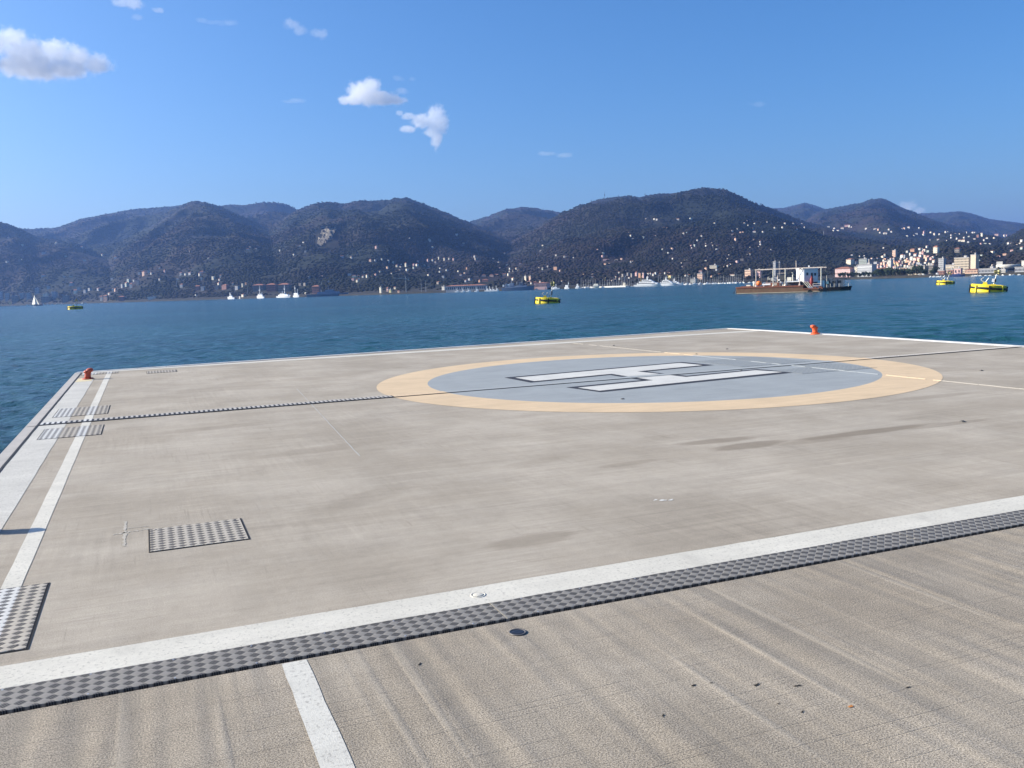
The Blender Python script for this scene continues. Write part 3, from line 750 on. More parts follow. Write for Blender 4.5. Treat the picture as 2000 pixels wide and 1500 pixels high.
# ---------------------------------------------------------------- houses on the far shore
def depth_of(p): return (p-EYE).dot(FWD)
WALLC = {'w': ('white', (.58, .55, .48)), 'c': ('cream', (.74, .66, .50)), 'p': ('peach', (.68, .45, .32)), 'k': ('pink', (.62, .40, .36)), 'g': ('grey', (.36, .36, .36)),
         'b': ('brick red', (.30, .16, .13)), 'o': ('orange', (.55, .31, .19)), 's': ('grey green', (.42, .45, .39)), 'y': ('yellow', (.74, .62, .30)), 'q': ('grey', (.22, .225, .215)), 't': ('tan', (.50, .42, .31)), 'd': ('dull brown', (.24, .21, .18))}
WALLM = {k_: paint(v[0].replace(' ', '_')+'_render', v[1], .85, var=.10, scale=.4) for k_, v in WALLC.items()}
ROOFT = paint('terracotta_roof', (.30, .13, .085), .9, var=.2, scale=.6)
ROOFG = paint('pale_roof', (.40, .38, .36), .9, var=.2, scale=.6)
M_WIN = paint('dark_window', (.035, .04, .05), .25, var=.1)
M_WINW = paint('pale_window_frame', (.75, .74, .70), .6, var=.1)
_hm = {}
def house_mesh(col, kind):
    """unit house: 1 wide, 1 deep, walls 1 high with a deep footing; roof above"""
    key = (col, kind)
    if key in _hm: return _hm[key]
    mb = MB()
    mb.box((0, 0, 0), (1, 1, 2), 0, 0)                               # z -1..1
    e = .54
    if kind == 'hip':
        v = [(-e, -e, 1.0), (e, -e, 1.0), (e, e, 1.0), (-e, e, 1.0), (-.18, 0, 1.30), (.18, 0, 1.30)]
        mb.add(v, [(0, 1, 5, 4), (1, 2, 5), (2, 3, 4, 5), (3, 0, 4)], 1); mb.add(v[:4], [(3, 2, 1, 0)], 1)
    elif kind == 'gable':
        v = [(-e, -e, 1.0), (e, -e, 1.0), (e, e, 1.0), (-e, e, 1.0), (-e, 0, 1.32), (e, 0, 1.32)]
        mb.add(v, [(0, 1, 5, 4), (2, 3, 4, 5)], 1); mb.add(v, [(1, 2, 5), (3, 0, 4)], 0)
        mb.add(v[:4], [(3, 2, 1, 0)], 1)
    else:
        mb.box((0, 0, 1.03), (1.05, 1.05, .06), 0, 1)
    _hm[key] = mb.mesh('house_'+kind, [WALLM[col], ROOFT if kind != 'flat' else ROOFG])
    return _hm[key]
def T(s): return [tuple(float(a) if i < 4 else a for i, a in enumerate(q.split(','))) for q in s.split()]
HOUSES = T('''226,504,5,3,w 220,544,7,4,g 193,565,7,4,g 204,574,5,5,o 214,574,5,4,c 221,566,4,5,c 226,566,5,5,p 240,559,6,7,g 248,556,7,8,s 252,548,7,6,s 257,558,6,8,w 262,548,4,3,w 270,553,6,9,p 273,534,6,4,g 282,534,8,7,p 291,531,5,5,g 296,535,4,4,w 312,524,3,3,w 312,546,3,4,w 322,530,4,5,k 354,535,5,5,w 363,536,5,3,w 372,535,7,4,w 356,559,8,6,g 348,545,4,4,w
140,555,9,6,g 155,564,8,6,g 176,565,7,5,g 148,570,7,7,c 167,569,7,6,g 85,539,9,4,g 95,562,7,6,g 126,541,6,2,g 139,540,7,2,s 165,509,7,3,s 44,480,4,3,w 110,474,3,3,w 160,483,4,3,w 128,501,5,2,s 108,476,3,2,w 200,498,3,3,w 17,464,3,2,w 86,495,9,4,g 14,512,5,3,g
395,532,9,5,k 390,537,4,5,c 394,544,4,5,w 417,544,6,6,c 431,541,3,4,w 429,547,4,4,w 428,557,5,9,c 387,563,9,8,b 397,564,8,8,g 425,562,9,8,d 441,560,15,8,b 455,555,4,4,w 464,562,9,7,g 474,557,3,7,c 481,554,4,4,o 383,577,3,4,w 476,577,8,5,c 469,580,4,3,w 371,493,3,3,w 484,488,8,3,g 408,505,4,2,s 488,483,4,2,w 500,486,4,2,g
547,490,3,3,w 574,497,3,3,w 593,474,4,2,w 586,482,5,2,s 597,492,5,3,g 686,503,4,4,w 680,498,5,2,g 668,502,7,3,g 735,484,5,5,k 724,509,6,5,p 733,509,4,4,g 746,507,3,3,w 630,541,3,3,w 683,536,8,4,g 692,540,9,4,c 700,540,7,3,c 709,541,4,4,w 717,540,4,6,c 725,543,3,3,w 712,533,7,3,s 734,537,4,4,k 742,532,5,3,c 698,549,5,5,c 701,546,6,3,w 690,546,7,4,k 597,555,8,5,d 587,556,7,5,d 598,573,5,3,c 642,550,4,3,g 603,542,5,3,g
757,523,5,4,p 775,520,4,4,c 759,512,3,4,w 766,512,9,3,s 783,517,5,2,w 782,521,3,2,w 793,518,4,8,c 781,529,4,3,w 795,527,5,4,w 808,517,4,4,k 815,518,6,5,w 808,523,4,4,s 765,535,3,3,w 773,531,3,2,w 836,509,4,6,k 845,508,3,4,w 857,506,2,5,c 868,508,3,5,c 877,506,3,3,w 886,508,3,4,k 836,520,5,3,p 829,518,3,2,w 851,512,4,3,g 860,524,4,3,w 859,531,3,3,w 837,538,4,3,c 895,530,3,3,c 908,534,5,3,p 912,525,3,4,o 927,501,4,4,w 930,506,7,4,d 816,511,3,3,g 840,474,4,3,w 892,459,4,4,w 800,469,4,3,s 838,469,4,3,g 845,483,3,3,w 905,475,4,2,s 873,528,5,3,g 866,541,6,4,g 900,537,5,3,g 918,546,7,4,g 910,549,5,4,g 857,553,8,5,d
985,495,3,2,w 963,505,4,2,w 972,507,3,2,w 974,513,3,2,w 996,526,3,4,w 1002,529,2,3,w 1008,525,3,4,c 1012,529,2,2,w 995,530,2,3,w 1053,525,3,3,w 1060,525,4,4,s 1070,523,4,3,w 1086,524,9,5,o 1094,529,3,3,k 1056,490,3,2,w 1086,499,3,3,w 930,541,12,3,o 945,539,10,4,p 960,539,10,4,p 970,538,8,3,p 985,537,8,4,p 993,537,4,5,c 937,549,5,5,o 948,548,16,5,b 1002,545,5,5,c 1038,553,3,4,w 1033,551,9,3,c 1055,552,4,7,c 1045,553,10,5,b 1098,550,4,3,w 1000,512,5,2,g 1016,516,6,2,g 1025,518,5,2,g 1050,507,6,2,g 990,519,5,2,s 976,524,4,2,g
1102,502,3,3,w 1105,503,2,2,w 1120,503,2,2,w 1167,490,3,3,p 1178,495,5,3,s 1177,501,5,4,k 1187,503,5,2,g 1150,498,6,2,s 1184,508,15,2,k 1204,508,9,2,s 1214,506,5,3,p 1232,512,3,4,w 1236,511,2,3,w 1182,516,5,3,p 1190,516,4,3,s 1168,523,2,2,w 1123,535,2,2,w 1140,537,3,3,c 1158,536,4,2,w 1157,541,7,3,w 1209,534,3,5,w 1203,542,2,4,w 1202,546,3,3,w 1210,545,3,5,w 1187,549,6,3,w 1195,549,4,3,w 1222,529,2,2,w 1229,543,3,3,w 1060,479,3,2,c
1235,538,6,7,d 1243,536,5,8,k 1250,538,6,9,o 1257,538,4,10,k 1266,535,3,4,w 1271,535,3,4,w 1276,537,4,5,w 1281,535,4,5,w 1284,533,4,2,k 1299,534,3,4,w 1306,534,8,3,c 1218,538,7,5,d 1227,536,5,6,d 1310,540,9,5,y 1265,542,4,4,w 1289,536,4,4,w
1262,428,3,2,w 1278,428,3,3,w 1283,429,4,3,w 1324,430,6,3,w 1349,428,5,3,w 1297,446,4,2,s 1302,446,5,2,s 1280,462,3,3,s 1227,456,3,2,w 1232,463,3,3,w 1257,467,4,3,s 1236,468,5,2,g 1335,457,3,3,w 1345,470,2,3,w 1362,470,3,3,w 1370,462,3,3,w 1350,482,3,4,k 1351,486,2,2,w 1357,480,4,4,s 1378,476,4,2,w 1390,475,2,2,w 1379,482,3,3,w 1392,482,2,4,w 1401,482,2,2,w 1404,481,2,2,w 1400,489,5,3,g 1419,489,2,2,w 1437,468,5,5,p 1441,477,2,2,w 1430,484,5,2,s 1313,489,5,4,p 1294,490,3,3,s 1305,497,3,4,w 1314,505,3,3,w 1337,509,2,2,w 1343,509,8,2,s 1331,515,2,3,w 1333,521,4,2,g 1382,503,3,2,w 1379,510,5,3,s 1415,498,2,2,w 1418,499,3,2,w 1424,499,4,3,w 1417,509,3,2,w 1421,508,2,2,w 1440,512,6,4,k 1449,508,8,4,d 1427,517,2,3,w 1414,523,2,3,w 1422,520,5,4,w 1431,521,3,2,g 1379,525,6,5,p 1400,528,5,3,g 1339,539,4,3,w 1346,539,8,4,w 1405,537,6,3,c 1390,541,3,5,p 1430,538,11,3,c 1368,530,8,4,k
1396,437,3,3,w 1430,451,4,3,w 1454,437,3,3,w 1459,432,2,2,w 1474,437,3,3,w 1498,434,2,3,w 1533,437,4,3,w 1549,437,4,2,w 1513,445,3,3,w 1528,445,3,3,w 1556,447,3,3,w 1571,444,2,3,w 1446,454,3,2,p 1451,454,3,3,p 1473,453,7,3,w 1470,448,4,3,s 1490,453,3,3,w 1472,470,4,2,w 1485,473,3,4,w 1485,478,3,3,w 1481,483,3,2,w 1465,484,2,2,w 1459,498,2,2,w 1465,499,3,3,w 1469,496,2,2,w 1507,487,4,2,g 1440,448,2,2,w 1431,459,5,2,w 1461,440,2,2,w 1566,437,2,2,w
1618,443,6,2,w 1630,446,4,2,w 1628,450,3,2,w 1637,450,4,2,w 1645,446,7,3,w 1653,444,8,3,k 1659,443,3,3,w 1663,444,2,3,w 1692,446,4,2,w 1709,448,7,2,w 1716,449,4,3,p 1719,454,3,2,w 1727,457,3,3,w 1731,456,3,3,w 1736,449,3,3,w 1741,453,3,3,w 1767,446,4,3,p 1775,444,5,3,w 1762,447,2,2,w 1795,445,2,3,w 1772,461,4,2,w 1785,461,3,2,w 1790,457,6,2,g 1726,484,3,2,w
1805,454,4,6,k 1804,458,5,3,w 1818,454,4,3,c 1825,457,4,4,c 1835,457,3,2,w 1847,453,3,3,w 1851,453,2,2,w 1858,459,3,2,w 1866,457,3,2,w 1874,457,2,2,w 1888,454,2,3,w 1900,454,4,3,w 1904,454,4,2,w 1893,462,4,2,s 1903,467,5,2,w 1910,461,5,5,b 1918,459,4,5,c 1917,456,5,2,w 1928,465,5,3,w 1942,465,4,3,c 1946,459,8,3,p 1962,461,5,4,c 1966,460,3,3,k 1922,469,3,4,w 1916,476,4,3,k 1924,476,6,2,s 1933,476,4,2,w 1869,466,3,4,w 1874,470,6,3,c 1881,470,8,4,c 1858,464,3,3,w 1883,464,3,3,w 1832,468,5,2,w 1817,469,2,2,w 1850,470,3,2,w 1970,475,5,3,w 1975,475,2,2,w 1986,479,3,3,w 1992,476,3,2,w 1996,471,6,4,w 1988,486,5,2,w 1996,485,6,4,s 1892,473,5,3,g
1939,492,7,4,c 1976,490,7,3,k 1962,497,8,4,p 1950,501,8,3,k 1849,505,3,3,w 1857,504,4,2,w 1897,493,2,2,w 1905,493,2,2,w 1917,499,5,3,s 1913,510,5,4,s 1933,518,4,4,w 1939,518,5,3,w 1830,499,3,3,g
1679,501,2,4,w 1688,500,2,2,w 1703,505,4,3,p 1724,502,6,4,c 1728,499,4,5,s 1664,499,4,2,g 1672,513,5,6,g 1711,515,9,7,g 1730,508,7,6,o 1722,519,5,4,w 1751,514,4,6,o 1757,512,4,8,k 1768,520,5,6,c 1774,521,5,5,w 1771,510,5,6,o 1778,515,5,7,c 1750,522,4,5,y 1763,500,8,6,w 1788,499,7,7,w 1799,494,7,5,w 1798,500,7,6,w 1797,487,6,4,w 1801,486,4,3,w 1811,482,5,5,w 1806,489,7,5,c 1813,491,6,4,s 1796,506,8,6,k 1811,506,7,7,p 1795,514,9,5,g 1783,505,10,8,s 1760,506,5,4,g 1772,492,5,4,w 1741,506,6,4,g 1713,505,5,3,g 1747,507,7,4,d 1785,517,7,5,d 1764,513,5,5,d''')
def zone(x, y):
    if x < 200: return 'on the left shore' if y > 550 else 'on the wooded slope at far left'
    if x < 376: return 'on the wooded knoll near the left shore' if y > 518 else 'on the wooded slope at far left'
    if x < 545: return 'behind the naval quay' if y > 525 else 'on the slope above the naval quay'
    if x < 750: return 'below the pale rock scar' if y < 525 or x < 660 else 'in the hamlet left of the crane'
    if x < 822: return 'in the hamlet above the crane' if y > 490 else 'high above the crane'
    if x < 925: return 'on the slope right of the crane' if y > 495 else 'high on the slope right of the crane'
    if x < 1052: return 'in the terraces above the grey warship' if y > 522 else 'on the slope above the grey warship'
    if x < 1130: return 'on the slope above the centre buoy'
    if x < 1240 and y > 485: return 'above the sailing masts' if y > 520 else 'on the slope above the mole'
    if y > 525 and x < 1340: return 'behind the big motor yachts'
    if y > 514 and x < 1460: return 'behind the marina'
    if x < 1340: return 'high on the central hillside' if y < 475 else 'low on the central hillside'
    if x < 1410: return 'midway up the slope above the marina' if y > 465 else 'high above the marina'
    if x < 1445: return 'on the slope left of the barge' if y > 470 else 'high above the marina'
    if x < 1510: return 'on the slope above the barge' if y > 462 else 'high above the barge'
    if x < 1600: return 'on the crest above the barge'
    if x < 1700 and y < 470: return 'on the crest above the pink palace'
    if x < 1800 and y < 490: return 'in the high hamlet above the town'
    if y < 480: return 'in the upper village at right' if x < 1955 else 'at the right picture edge'
    if x < 1820: return 'on the town hill' if y < 503 else 'in the old town below the hill'
    return 'on the wooded hill behind the hotel'
def size_word(w, h):
    if w >= 2.4*h: return 'long low'
    if h >= 1.5*w: return 'tall narrow'
    return 'tiny' if w <= 3 else ('small' if w <= 5 else 'larger')
NUM = ['zero', 'one', 'two', 'three', 'four', 'five', 'six', 'seven', 'eight']
NTH = ['first', 'second', 'third', 'fourth', 'fifth', 'sixth', 'seventh', 'eighth']
groups = {}
for q in HOUSES:
    groups.setdefault((size_word(q[2], q[3]), q[4], zone(q[0], q[1])), []).append(q)
HLAB = {}
for (sw, c, z), qs in groups.items():
    cn = WALLC[c][0]; qs.sort(); n = len(qs)
    for i, q in enumerate(qs):
        if n == 1: lb = f'{sw} {cn} house {z}'
        elif n == 2: lb = f"{'left' if i == 0 else 'right'} one of two {sw} {cn} houses {z}"
        elif n <= 8: lb = f"{'leftmost' if i == 0 else 'rightmost' if i == n-1 else NTH[i]+' from left'} of {NUM[n]} {sw} {cn} houses {z}"
        else: lb = f'{sw} {cn} house among others alike {z}'
        HLAB[q] = (lb, 'houses '+z)
HOUSE_PX = []
hr = random.Random(5)
def place_house(q, nm='house', cat='house'):
    x, y, w_, h_, c = q
    base, r = land_hit(x, y+h_*.5)
    d = depth_of(base); mpp = d/FPX
    az = math.atan2(base.x, base.y)
    yaw = -az-hr.uniform(.35, 1.05)
    kind = 'flat' if c in 'gsd' and hr.random() < .6 else hr.choice(['hip', 'gable', 'hip', 'flat'])
    if h_ >= 1.5*w_: kind = hr.choice(['flat', 'hip'])
    W = w_*mpp*(.80 if w_ > 3 else .92); Hh = h_*mpp*(.84 if kind != 'flat' else .95); D = min(W, max(.75*W, 6))
    if w_ >= 2*h_: D = .35*W; yaw = -az-hr.uniform(.05, .25)
    o = bpy.data.objects.new(nm, house_mesh(c, kind)); COL.objects.link(o)
    o.location = base; o.rotation_euler = (0, 0, yaw); o.scale = (W, D, Hh)
    lb, gr = HLAB[q]
    tag(o, lb, cat, gr)
    HOUSE_PX.append((x-w_*.7-1, y-h_*.7, x+w_*.7+1, y+h_*.62, r))
HOUSES.sort(key=lambda q: -q[2]*q[3])
FAR_HOUSES = HOUSES[295:]
for q in HOUSES[:295]: place_house(q)
def far_houses():
    fm = {}; mb = MB(); mats = []
    for x, y, w_, h_, c in FAR_HOUSES:
        base, r = land_hit(x, y+h_*.5); mpp = depth_of(base)/FPX; az = math.atan2(base.x, base.y); yaw = -az-hr.uniform(.3, .9)
        if c not in fm: fm[c] = len(mats); mats.append(WALLM[c])
        W, Hh = w_*mpp, h_*mpp*.85
        mb.box((base.x, base.y, base.z), (W, W*.8, Hh*2), yaw, fm[c])
        e = .54; ca, sa = math.cos(yaw), math.sin(yaw)
        v = [(base.x+a*W*ca-b*W*.8*sa, base.y+a*W*sa+b*W*.8*ca, base.z+Hh*z_) for a, b, z_ in ((-e, -e, 1), (e, -e, 1), (e, e, 1), (-e, e, 1), (-.2, 0, 1.3), (.2, 0, 1.3))]
        if 'roof' not in fm: fm['roof'] = len(mats); mats.append(ROOFT)
        mb.add(v, [(0, 1, 5, 4), (1, 2, 5), (2, 3, 4, 5), (3, 0, 4)], fm['roof'])
        HOUSE_PX.append((x-w_*.7-1, y-h_*.7, x+w_*.7+1, y+h_*.62, r))
    o = mb.build('distant_houses', mats); tag(o, kind='stuff')
far_houses()

# the packed old town on its hill
hb = random.Random(21)
OT = []
while len(OT) < 64:
    x = hb.uniform(1696, 1824); top = np.interp(x, [1696, 1730, 1760, 1790, 1824], [516, 507, 500, 490, 484]); y = hb.uniform(top+2, 524 if x < 1770 else 520)
    w_ = hb.uniform(3.2, 6.0); h_ = hb.uniform(3.5, 6.5)
    if all(abs(x-a)+abs(y-b)*1.2 > 3.6 for a, b, *_ in OT): OT.append((x, y, w_, h_, hb.choice('ccpppkkwwyogs')))
for q in OT:
    cn = WALLC[q[4]][0]; vert = 'upper' if q[1] < 505 else 'lower'
    HLAB[q] = (f'{cn} town house packed among others on the {vert} part of the town hill', 'town houses on the right hill')
    place_house(q, 'town_house', 'town house')
# larger buildings, with their windows
def building(name, x0, x1, y0, y1, col, label, roof='flat', win=None, turn=.25, depth=None, rd=None, cat='building', wm=None, r=None, band=False, group=None):
    xm = (x0+x1)/2
    if r is None: base, rr = land_hit(xm, y1, coast(azel(xm, y1)[0])+38 if x0 > 1600 else None)
    else: base = at_dist(xm, y1, r); rr = r
    d = depth_of(base); mpp = d/FPX; az = math.atan2(base.x, base.y); turn = turn+.22 if turn > 0 else turn
    W, Hh = (x1-x0)*mpp, (y1-y0)*mpp
    D = depth or min(W*.6, 16)
    W = max(3.0, (W-D*abs(math.sin(turn)))/math.cos(turn))
    root = empty(name, base, -az-turn, label, cat, group)
    rh = Hh*.18 if roof == 'hip' else 0
    wh = Hh-rh
    mb = MB(); mb.box((0, 0, (wh-4)/2), (W, D, wh+4)); mb.build('wall', WALLM[col], root)
    if roof == 'hip':
        m2 = MB(); e = .6
        v = [(-W/2-e, -D/2-e, wh), (W/2+e, -D/2-e, wh), (W/2+e, D/2+e, wh), (-W/2-e, D/2+e, wh), (-W/2+D*.42, 0, wh+rh), (W/2-D*.42, 0, wh+rh)]
        m2.add(v, [(0, 1, 5, 4), (1, 2, 5), (2, 3, 4, 5), (3, 0, 4), (3, 2, 1, 0)]); m2.build('roof', rd or ROOFT, root)
    else:
        m2 = MB(); m2.box((0, 0, wh+.25), (W+.5, D+.5, .5)); m2.box((W*.15, 0, wh+1.3), (W*.18, D*.4, 1.6)); m2.build('roof', ROOFG, root)
    if win:
        nx, ny = win; ww, hh = W/nx*(.42 if wm is None else .30), wh/ny*.48
        wmesh = MB().box((0, 0, 0), (ww, .16, hh)).mesh('window', [wm or M_WIN])
        nd = max(1, int(D/(W/nx)))
        smesh = MB().box((0, 0, 0), (.16, D/nd*.42, hh)).mesh('window', [wm or M_WIN])
        cnt = 0
        for j in range(ny):
            for i in range(nx):
                if cnt >= 98: break
                o = bpy.data.objects.new('window', wmesh); COL.objects.link(o); o.parent = root
                o.location = (-W/2+W*(i+.5)/nx, -D/2-.03, wh*(j+.5)/ny); cnt += 1
            for i in range(nd if nx*ny+nd*ny < 98 else 0):
                o = bpy.data.objects.new('window', smesh); COL.objects.link(o); o.parent = root
                o.location = (-W/2-.03, -D/2+D*(i+.5)/nd, wh*(j+.5)/ny); cnt += 1
    if band:
        b = MB(); b.box((0, -D/2-.12, wh*.80), (W+.2, .2, wh*.05)); b.build('cornice', M_WINW, root)
    HOUSE_PX.append((x0-1, y0-1, x1+1, y1+1, rr))
    return root
for x0, x1, y0, y1, c, lb in ((0, 7, 570, 586, 'g', 'leftmost grey apartment block on the shore, cut by the left edge'), (11, 20, 573, 586, 'g', 'grey apartment block right of the leftmost one on the left shore'), (24, 38, 578, 590, 'd', 'wide brown apartment block on the shore left of the white sailboat'),
                              (39, 49, 573, 582, 'g', 'grey block behind the wide brown one, left of the white sailboat'), (52, 62, 573, 584, 'g', 'grey block just left of the white sailboat mast'), (69, 78, 564, 574, 'g', 'grey block uphill behind the white sailboat'), (84, 97, 574, 580, 'c', 'pale long block right of the white sailboat'),
                              (82, 102, 580, 590, 'd', 'low brown block on the shore right of the white sailboat'), (102, 113, 571, 583, 'g', 'grey block halfway between the white sailboat and the left buoy'), (123, 136, 578, 590, 'd', 'brown block on the shore left of the left buoy'), (18, 24, 590, 595, 'y', 'small yellow shed at the water left of the white sailboat')):
    building('apartment_block', x0, x1, y0, y1, c, lb, 'flat', (max(2, int((x1-x0)/3)), max(2, int((y1-y0)/3))), .2, group='blocks along the left shore')
building('waterfront_house', 196, 203, 578, 587, 'w', 'white waterfront house with red roof, left of the peach one', 'hip', (2, 3), .45)
building('waterfront_house', 203, 213, 576, 588, 'p', 'sunlit peach waterfront house below the left knoll', 'hip', (3, 4), .45)
building('warehouse', 232, 246, 578, 588, 'b', 'dark brick red building at the foot of the left knoll', 'hip', (5, 3), .2)
building('shed', 289, 307, 580, 584, 'w', 'long low white shed on the shore below the left knoll', 'flat', None, .1)
building('naval_barracks', 494, 520, 555, 568, 'd', 'brown barracks behind the white ship with a tall mast', 'hip', (8, 3), .15)
building('naval_barracks', 521, 543, 554, 569, 'b', 'dull red barracks between the two white ships', 'hip', (7, 3), .15)
building('naval_barracks', 544, 570, 554, 570, 'd', 'long brown barracks behind the largest white ship', 'hip', (8, 3), .15)
building('naval_barracks', 610, 628, 558, 573, 'b', 'tall red roofed barracks left of the grey blue ship', 'hip', (5, 4), .2)
building('silo', 742, 744.6, 562, 573, 'c', 'narrow cream tower on the shore left of the crane', 'flat', None, .5)
building('harbour_house', 755, 760, 561, 569, 'k', 'pink house with red roof at the water left of the crane', 'hip', (2, 2), .5)
building('harbour_house', 760, 766, 567, 573, 'y', 'bright yellow cube of a house at the water left of the crane', 'flat', (2, 2), .5)
building('harbour_house', 770, 773, 560, 565, 'c', 'small cream house set back left of the crane', 'hip', None, .4)
building('harbour_house', 777, 781, 569, 573, 'p', 'little peach house at the water just left of the crane', 'hip', None, .4)
building('boat_shed', 863, 871, 560, 567, 'w', 'bright white boat shed at the left end of the long red roofed shed', 'flat', None, .4)
building('long_shed', 871, 953, 559, 570, 'g', 'very long grey shed with a red roof behind the small craft', 'hip', (20, 1), .03, depth=14)
building('chimney_stack', 1025, 1027.4, 540, 549, 'c', 'left one of a pair of pale chimney stacks above the warship', 'flat', None, .4)
building('chimney_stack', 1034, 1036.4, 540, 549, 'p', 'right one of a pair of pale chimney stacks above the warship', 'flat', None, .4)
building('arsenal_shed', 1044, 1076, 553, 564, 'k', 'long pinkish grey shed behind the mole by the centre buoy', 'hip', (10, 1), .08, depth=16)
building('apartment_block', 1386, 1403, 519, 524, 'c', 'long cream apartment block on a shelf above the marina', 'flat', (10, 2), .12)
building('marina_hotel', 1362, 1376, 536, 546, 'p', 'peach block behind the marina masts', 'flat', (5, 3), .3)
building('marina_office', 1349, 1361, 548, 555, 'w', 'white two storey office among the moored boats', 'flat', (6, 2), .15)
building('fortress', 1455, 1471, 528, 543, 'p', 'large brick pink fortress block left of the barge gantry', 'flat', (5, 3), .35)
building('fortress', 1475, 1489, 529, 543, 'k', 'second brick pink block just right of the large one, behind the barge', 'flat', (4, 3), .35)
building('tower_block', 1510, 1517, 512, 540, 'g', 'grey tower block rising behind the barge gantry', 'flat', (2, 9), .35)
building('tower_block', 1518, 1525, 514, 540, 'd', 'brown tower block beside the grey one behind the barge', 'flat', (2, 8), .2)
building('palace', 1632, 1668, 522, 541, 'k', 'pink palace with red roof and white windows on the seafront', 'hip', (11, 4), .18, wm=M_WINW, cat='palace')
building('palace', 1669, 1676, 522, 540, 'c', 'narrow cream house squeezed between the pink palace and the grey palazzo', 'flat', (2, 5), .3)
building('palazzo', 1676, 1711, 518, 541, 'q', 'ornate grey palazzo with rows of white windows on the seafront', 'flat', (12, 4), .22, wm=M_WINW, band=True, cat='palace')
building('villa', 1653, 1668, 505, 516, 'c', 'sunlit tiered cream villa above the pink palace', 'hip', (4, 3), .6)
building('apartment_block', 1678, 1696, 506, 518, 's', 'broad olive grey block above the ornate palazzo', 'flat', (7, 4), .12)
building('apartment_block', 1696, 1708, 507, 519, 'd', 'dark block at the shaded right side of the broad olive one', 'flat', None, -.3)
building('apartment_block', 1734, 1744, 508, 522, 'w', 'tall bright white block in the old town', 'flat', (4, 5), .55)
building('apartment_block', 1743, 1752, 490, 502, 'p', 'peach tower house standing on top of the old town', 'flat', (3, 4), .45)
building('villa', 1778, 1789, 486, 492, 'o', 'long orange house with pale left wall on the town hill', 'hip', (4, 2), .35)
building('town_house', 1713, 1736, 523, 535, 'd', 'brown roofed row behind the dark trees, right of the palazzo', 'hip', (6, 2), .12)
building('town_house', 1736, 1757, 526, 536, 'c', 'low cream row with arcade behind the seafront trees', 'flat', (7, 2), .15)
building('town_house', 1757, 1775, 524, 535, 'p', 'beige row with flat roof beside the big seafront tree', 'flat', (6, 2), .15)
building('town_house', 1775, 1813, 520, 536, 't', 'long beige government building behind the big seafront tree', 'flat', (11, 3), .16, band=True)
building('villa', 1823, 1834, 480, 494, 'c', 'cream villa with a belvedere tower among the dark trees', 'hip', (3, 3), .4)
building('villa', 1865, 1876, 484, 493, 'd', 'dim square villa among the trees of the right hill', 'hip', (3, 2), .2)
building('town_house', 1813, 1824, 519, 535, 'd', 'dark flat block left of the twin shaft tower', 'flat', (4, 4), .1)
building('tower_block', 1833, 1847, 506, 531, 'g', 'grey twin shaft tower on the right seafront', 'flat', (4, 7), .35)
building('hotel_annex', 1848, 1871, 518, 532, 't', 'stepped tan annex left of the big hotel', 'flat', (8, 3), .2, band=True)
building('hotel', 1865, 1899, 504, 533, 't', 'big tan hotel slab with rows of small windows', 'flat', (11, 6), .2, cat='hotel')
building('hotel_tower', 1896, 1911, 499, 533, 't', 'tallest tan tower at the right end of the big hotel', 'flat', None, .5)
building('boat_house', 1832, 1847, 529, 536, 'b', 'low red brick building below the twin shaft tower', 'flat', (4, 1), .15)
building('boat_house', 1851, 1864, 528, 536, 'b', 'red brick hall with dark arch behind the blue ship', 'flat', (2, 1), .15)
building('boat_house', 1864, 1879, 526, 536, 'k', 'pinkish hall with two dark windows behind the blue ship', 'flat', (2, 1), .15)
building('customs_house', 1886, 1914, 528, 537, 'p', 'low peach customs building in front of the big hotel', 'hip', (9, 1), .12)
building('ferry_terminal', 1914, 1952, 526, 534, 'g', 'long low grey terminal left of the round white hall', 'flat', (12, 1), .08, depth=12)
building('ferry_terminal', 1984, 2012, 525, 534, 'g', 'long low grey terminal at the right picture edge', 'flat', (9, 1), .08, depth=12)
building('container_office', 1953, 1966, 529, 534.5, 'w', 'white box office on the quay below the round hall', 'flat', (5, 1), .15)
building('block', 1996, 2010, 510, 521, 'w', 'white block cut by the right picture edge', 'flat', None, .2)
def round_hall():
    base, r = land_hit(1969, 529); mpp = depth_of(base)/FPX; az = math.atan2(base.x, base.y)
    root = empty('exhibition_hall', base, -az, 'white round exhibition hall with a square tower on the right seafront', 'hall')
    R_ = 21*mpp; h = 18*mpp
    mb = MB(); mb.lathe([(R_*.8, -3), (R_*.8, h*.12)], n=40); mb.build('base_ring', WALLM['g'], root, True)
    mb = MB(); mb.lathe([(R_*.96, h*.12), (R_*.96, h*.26)], n=40); mb.build('window_ring', M_WIN, root, True)
    mb = MB(); mb.lathe([(R_, h*.28), (R_*1.01, h*.62), (R_, h*.66), (R_*.95, h*.68)], n=40); mb.build('drum', WALLM['w'], root, True)
    mb = MB(); mb.box((-R_*.72, 0, h*.80), (R_*.5, R_*.5, h*.46)); mb.build('tower', WALLM['w'], root)
    HOUSE_PX.append((1947, 502, 1992, 532, r))
round_hall()
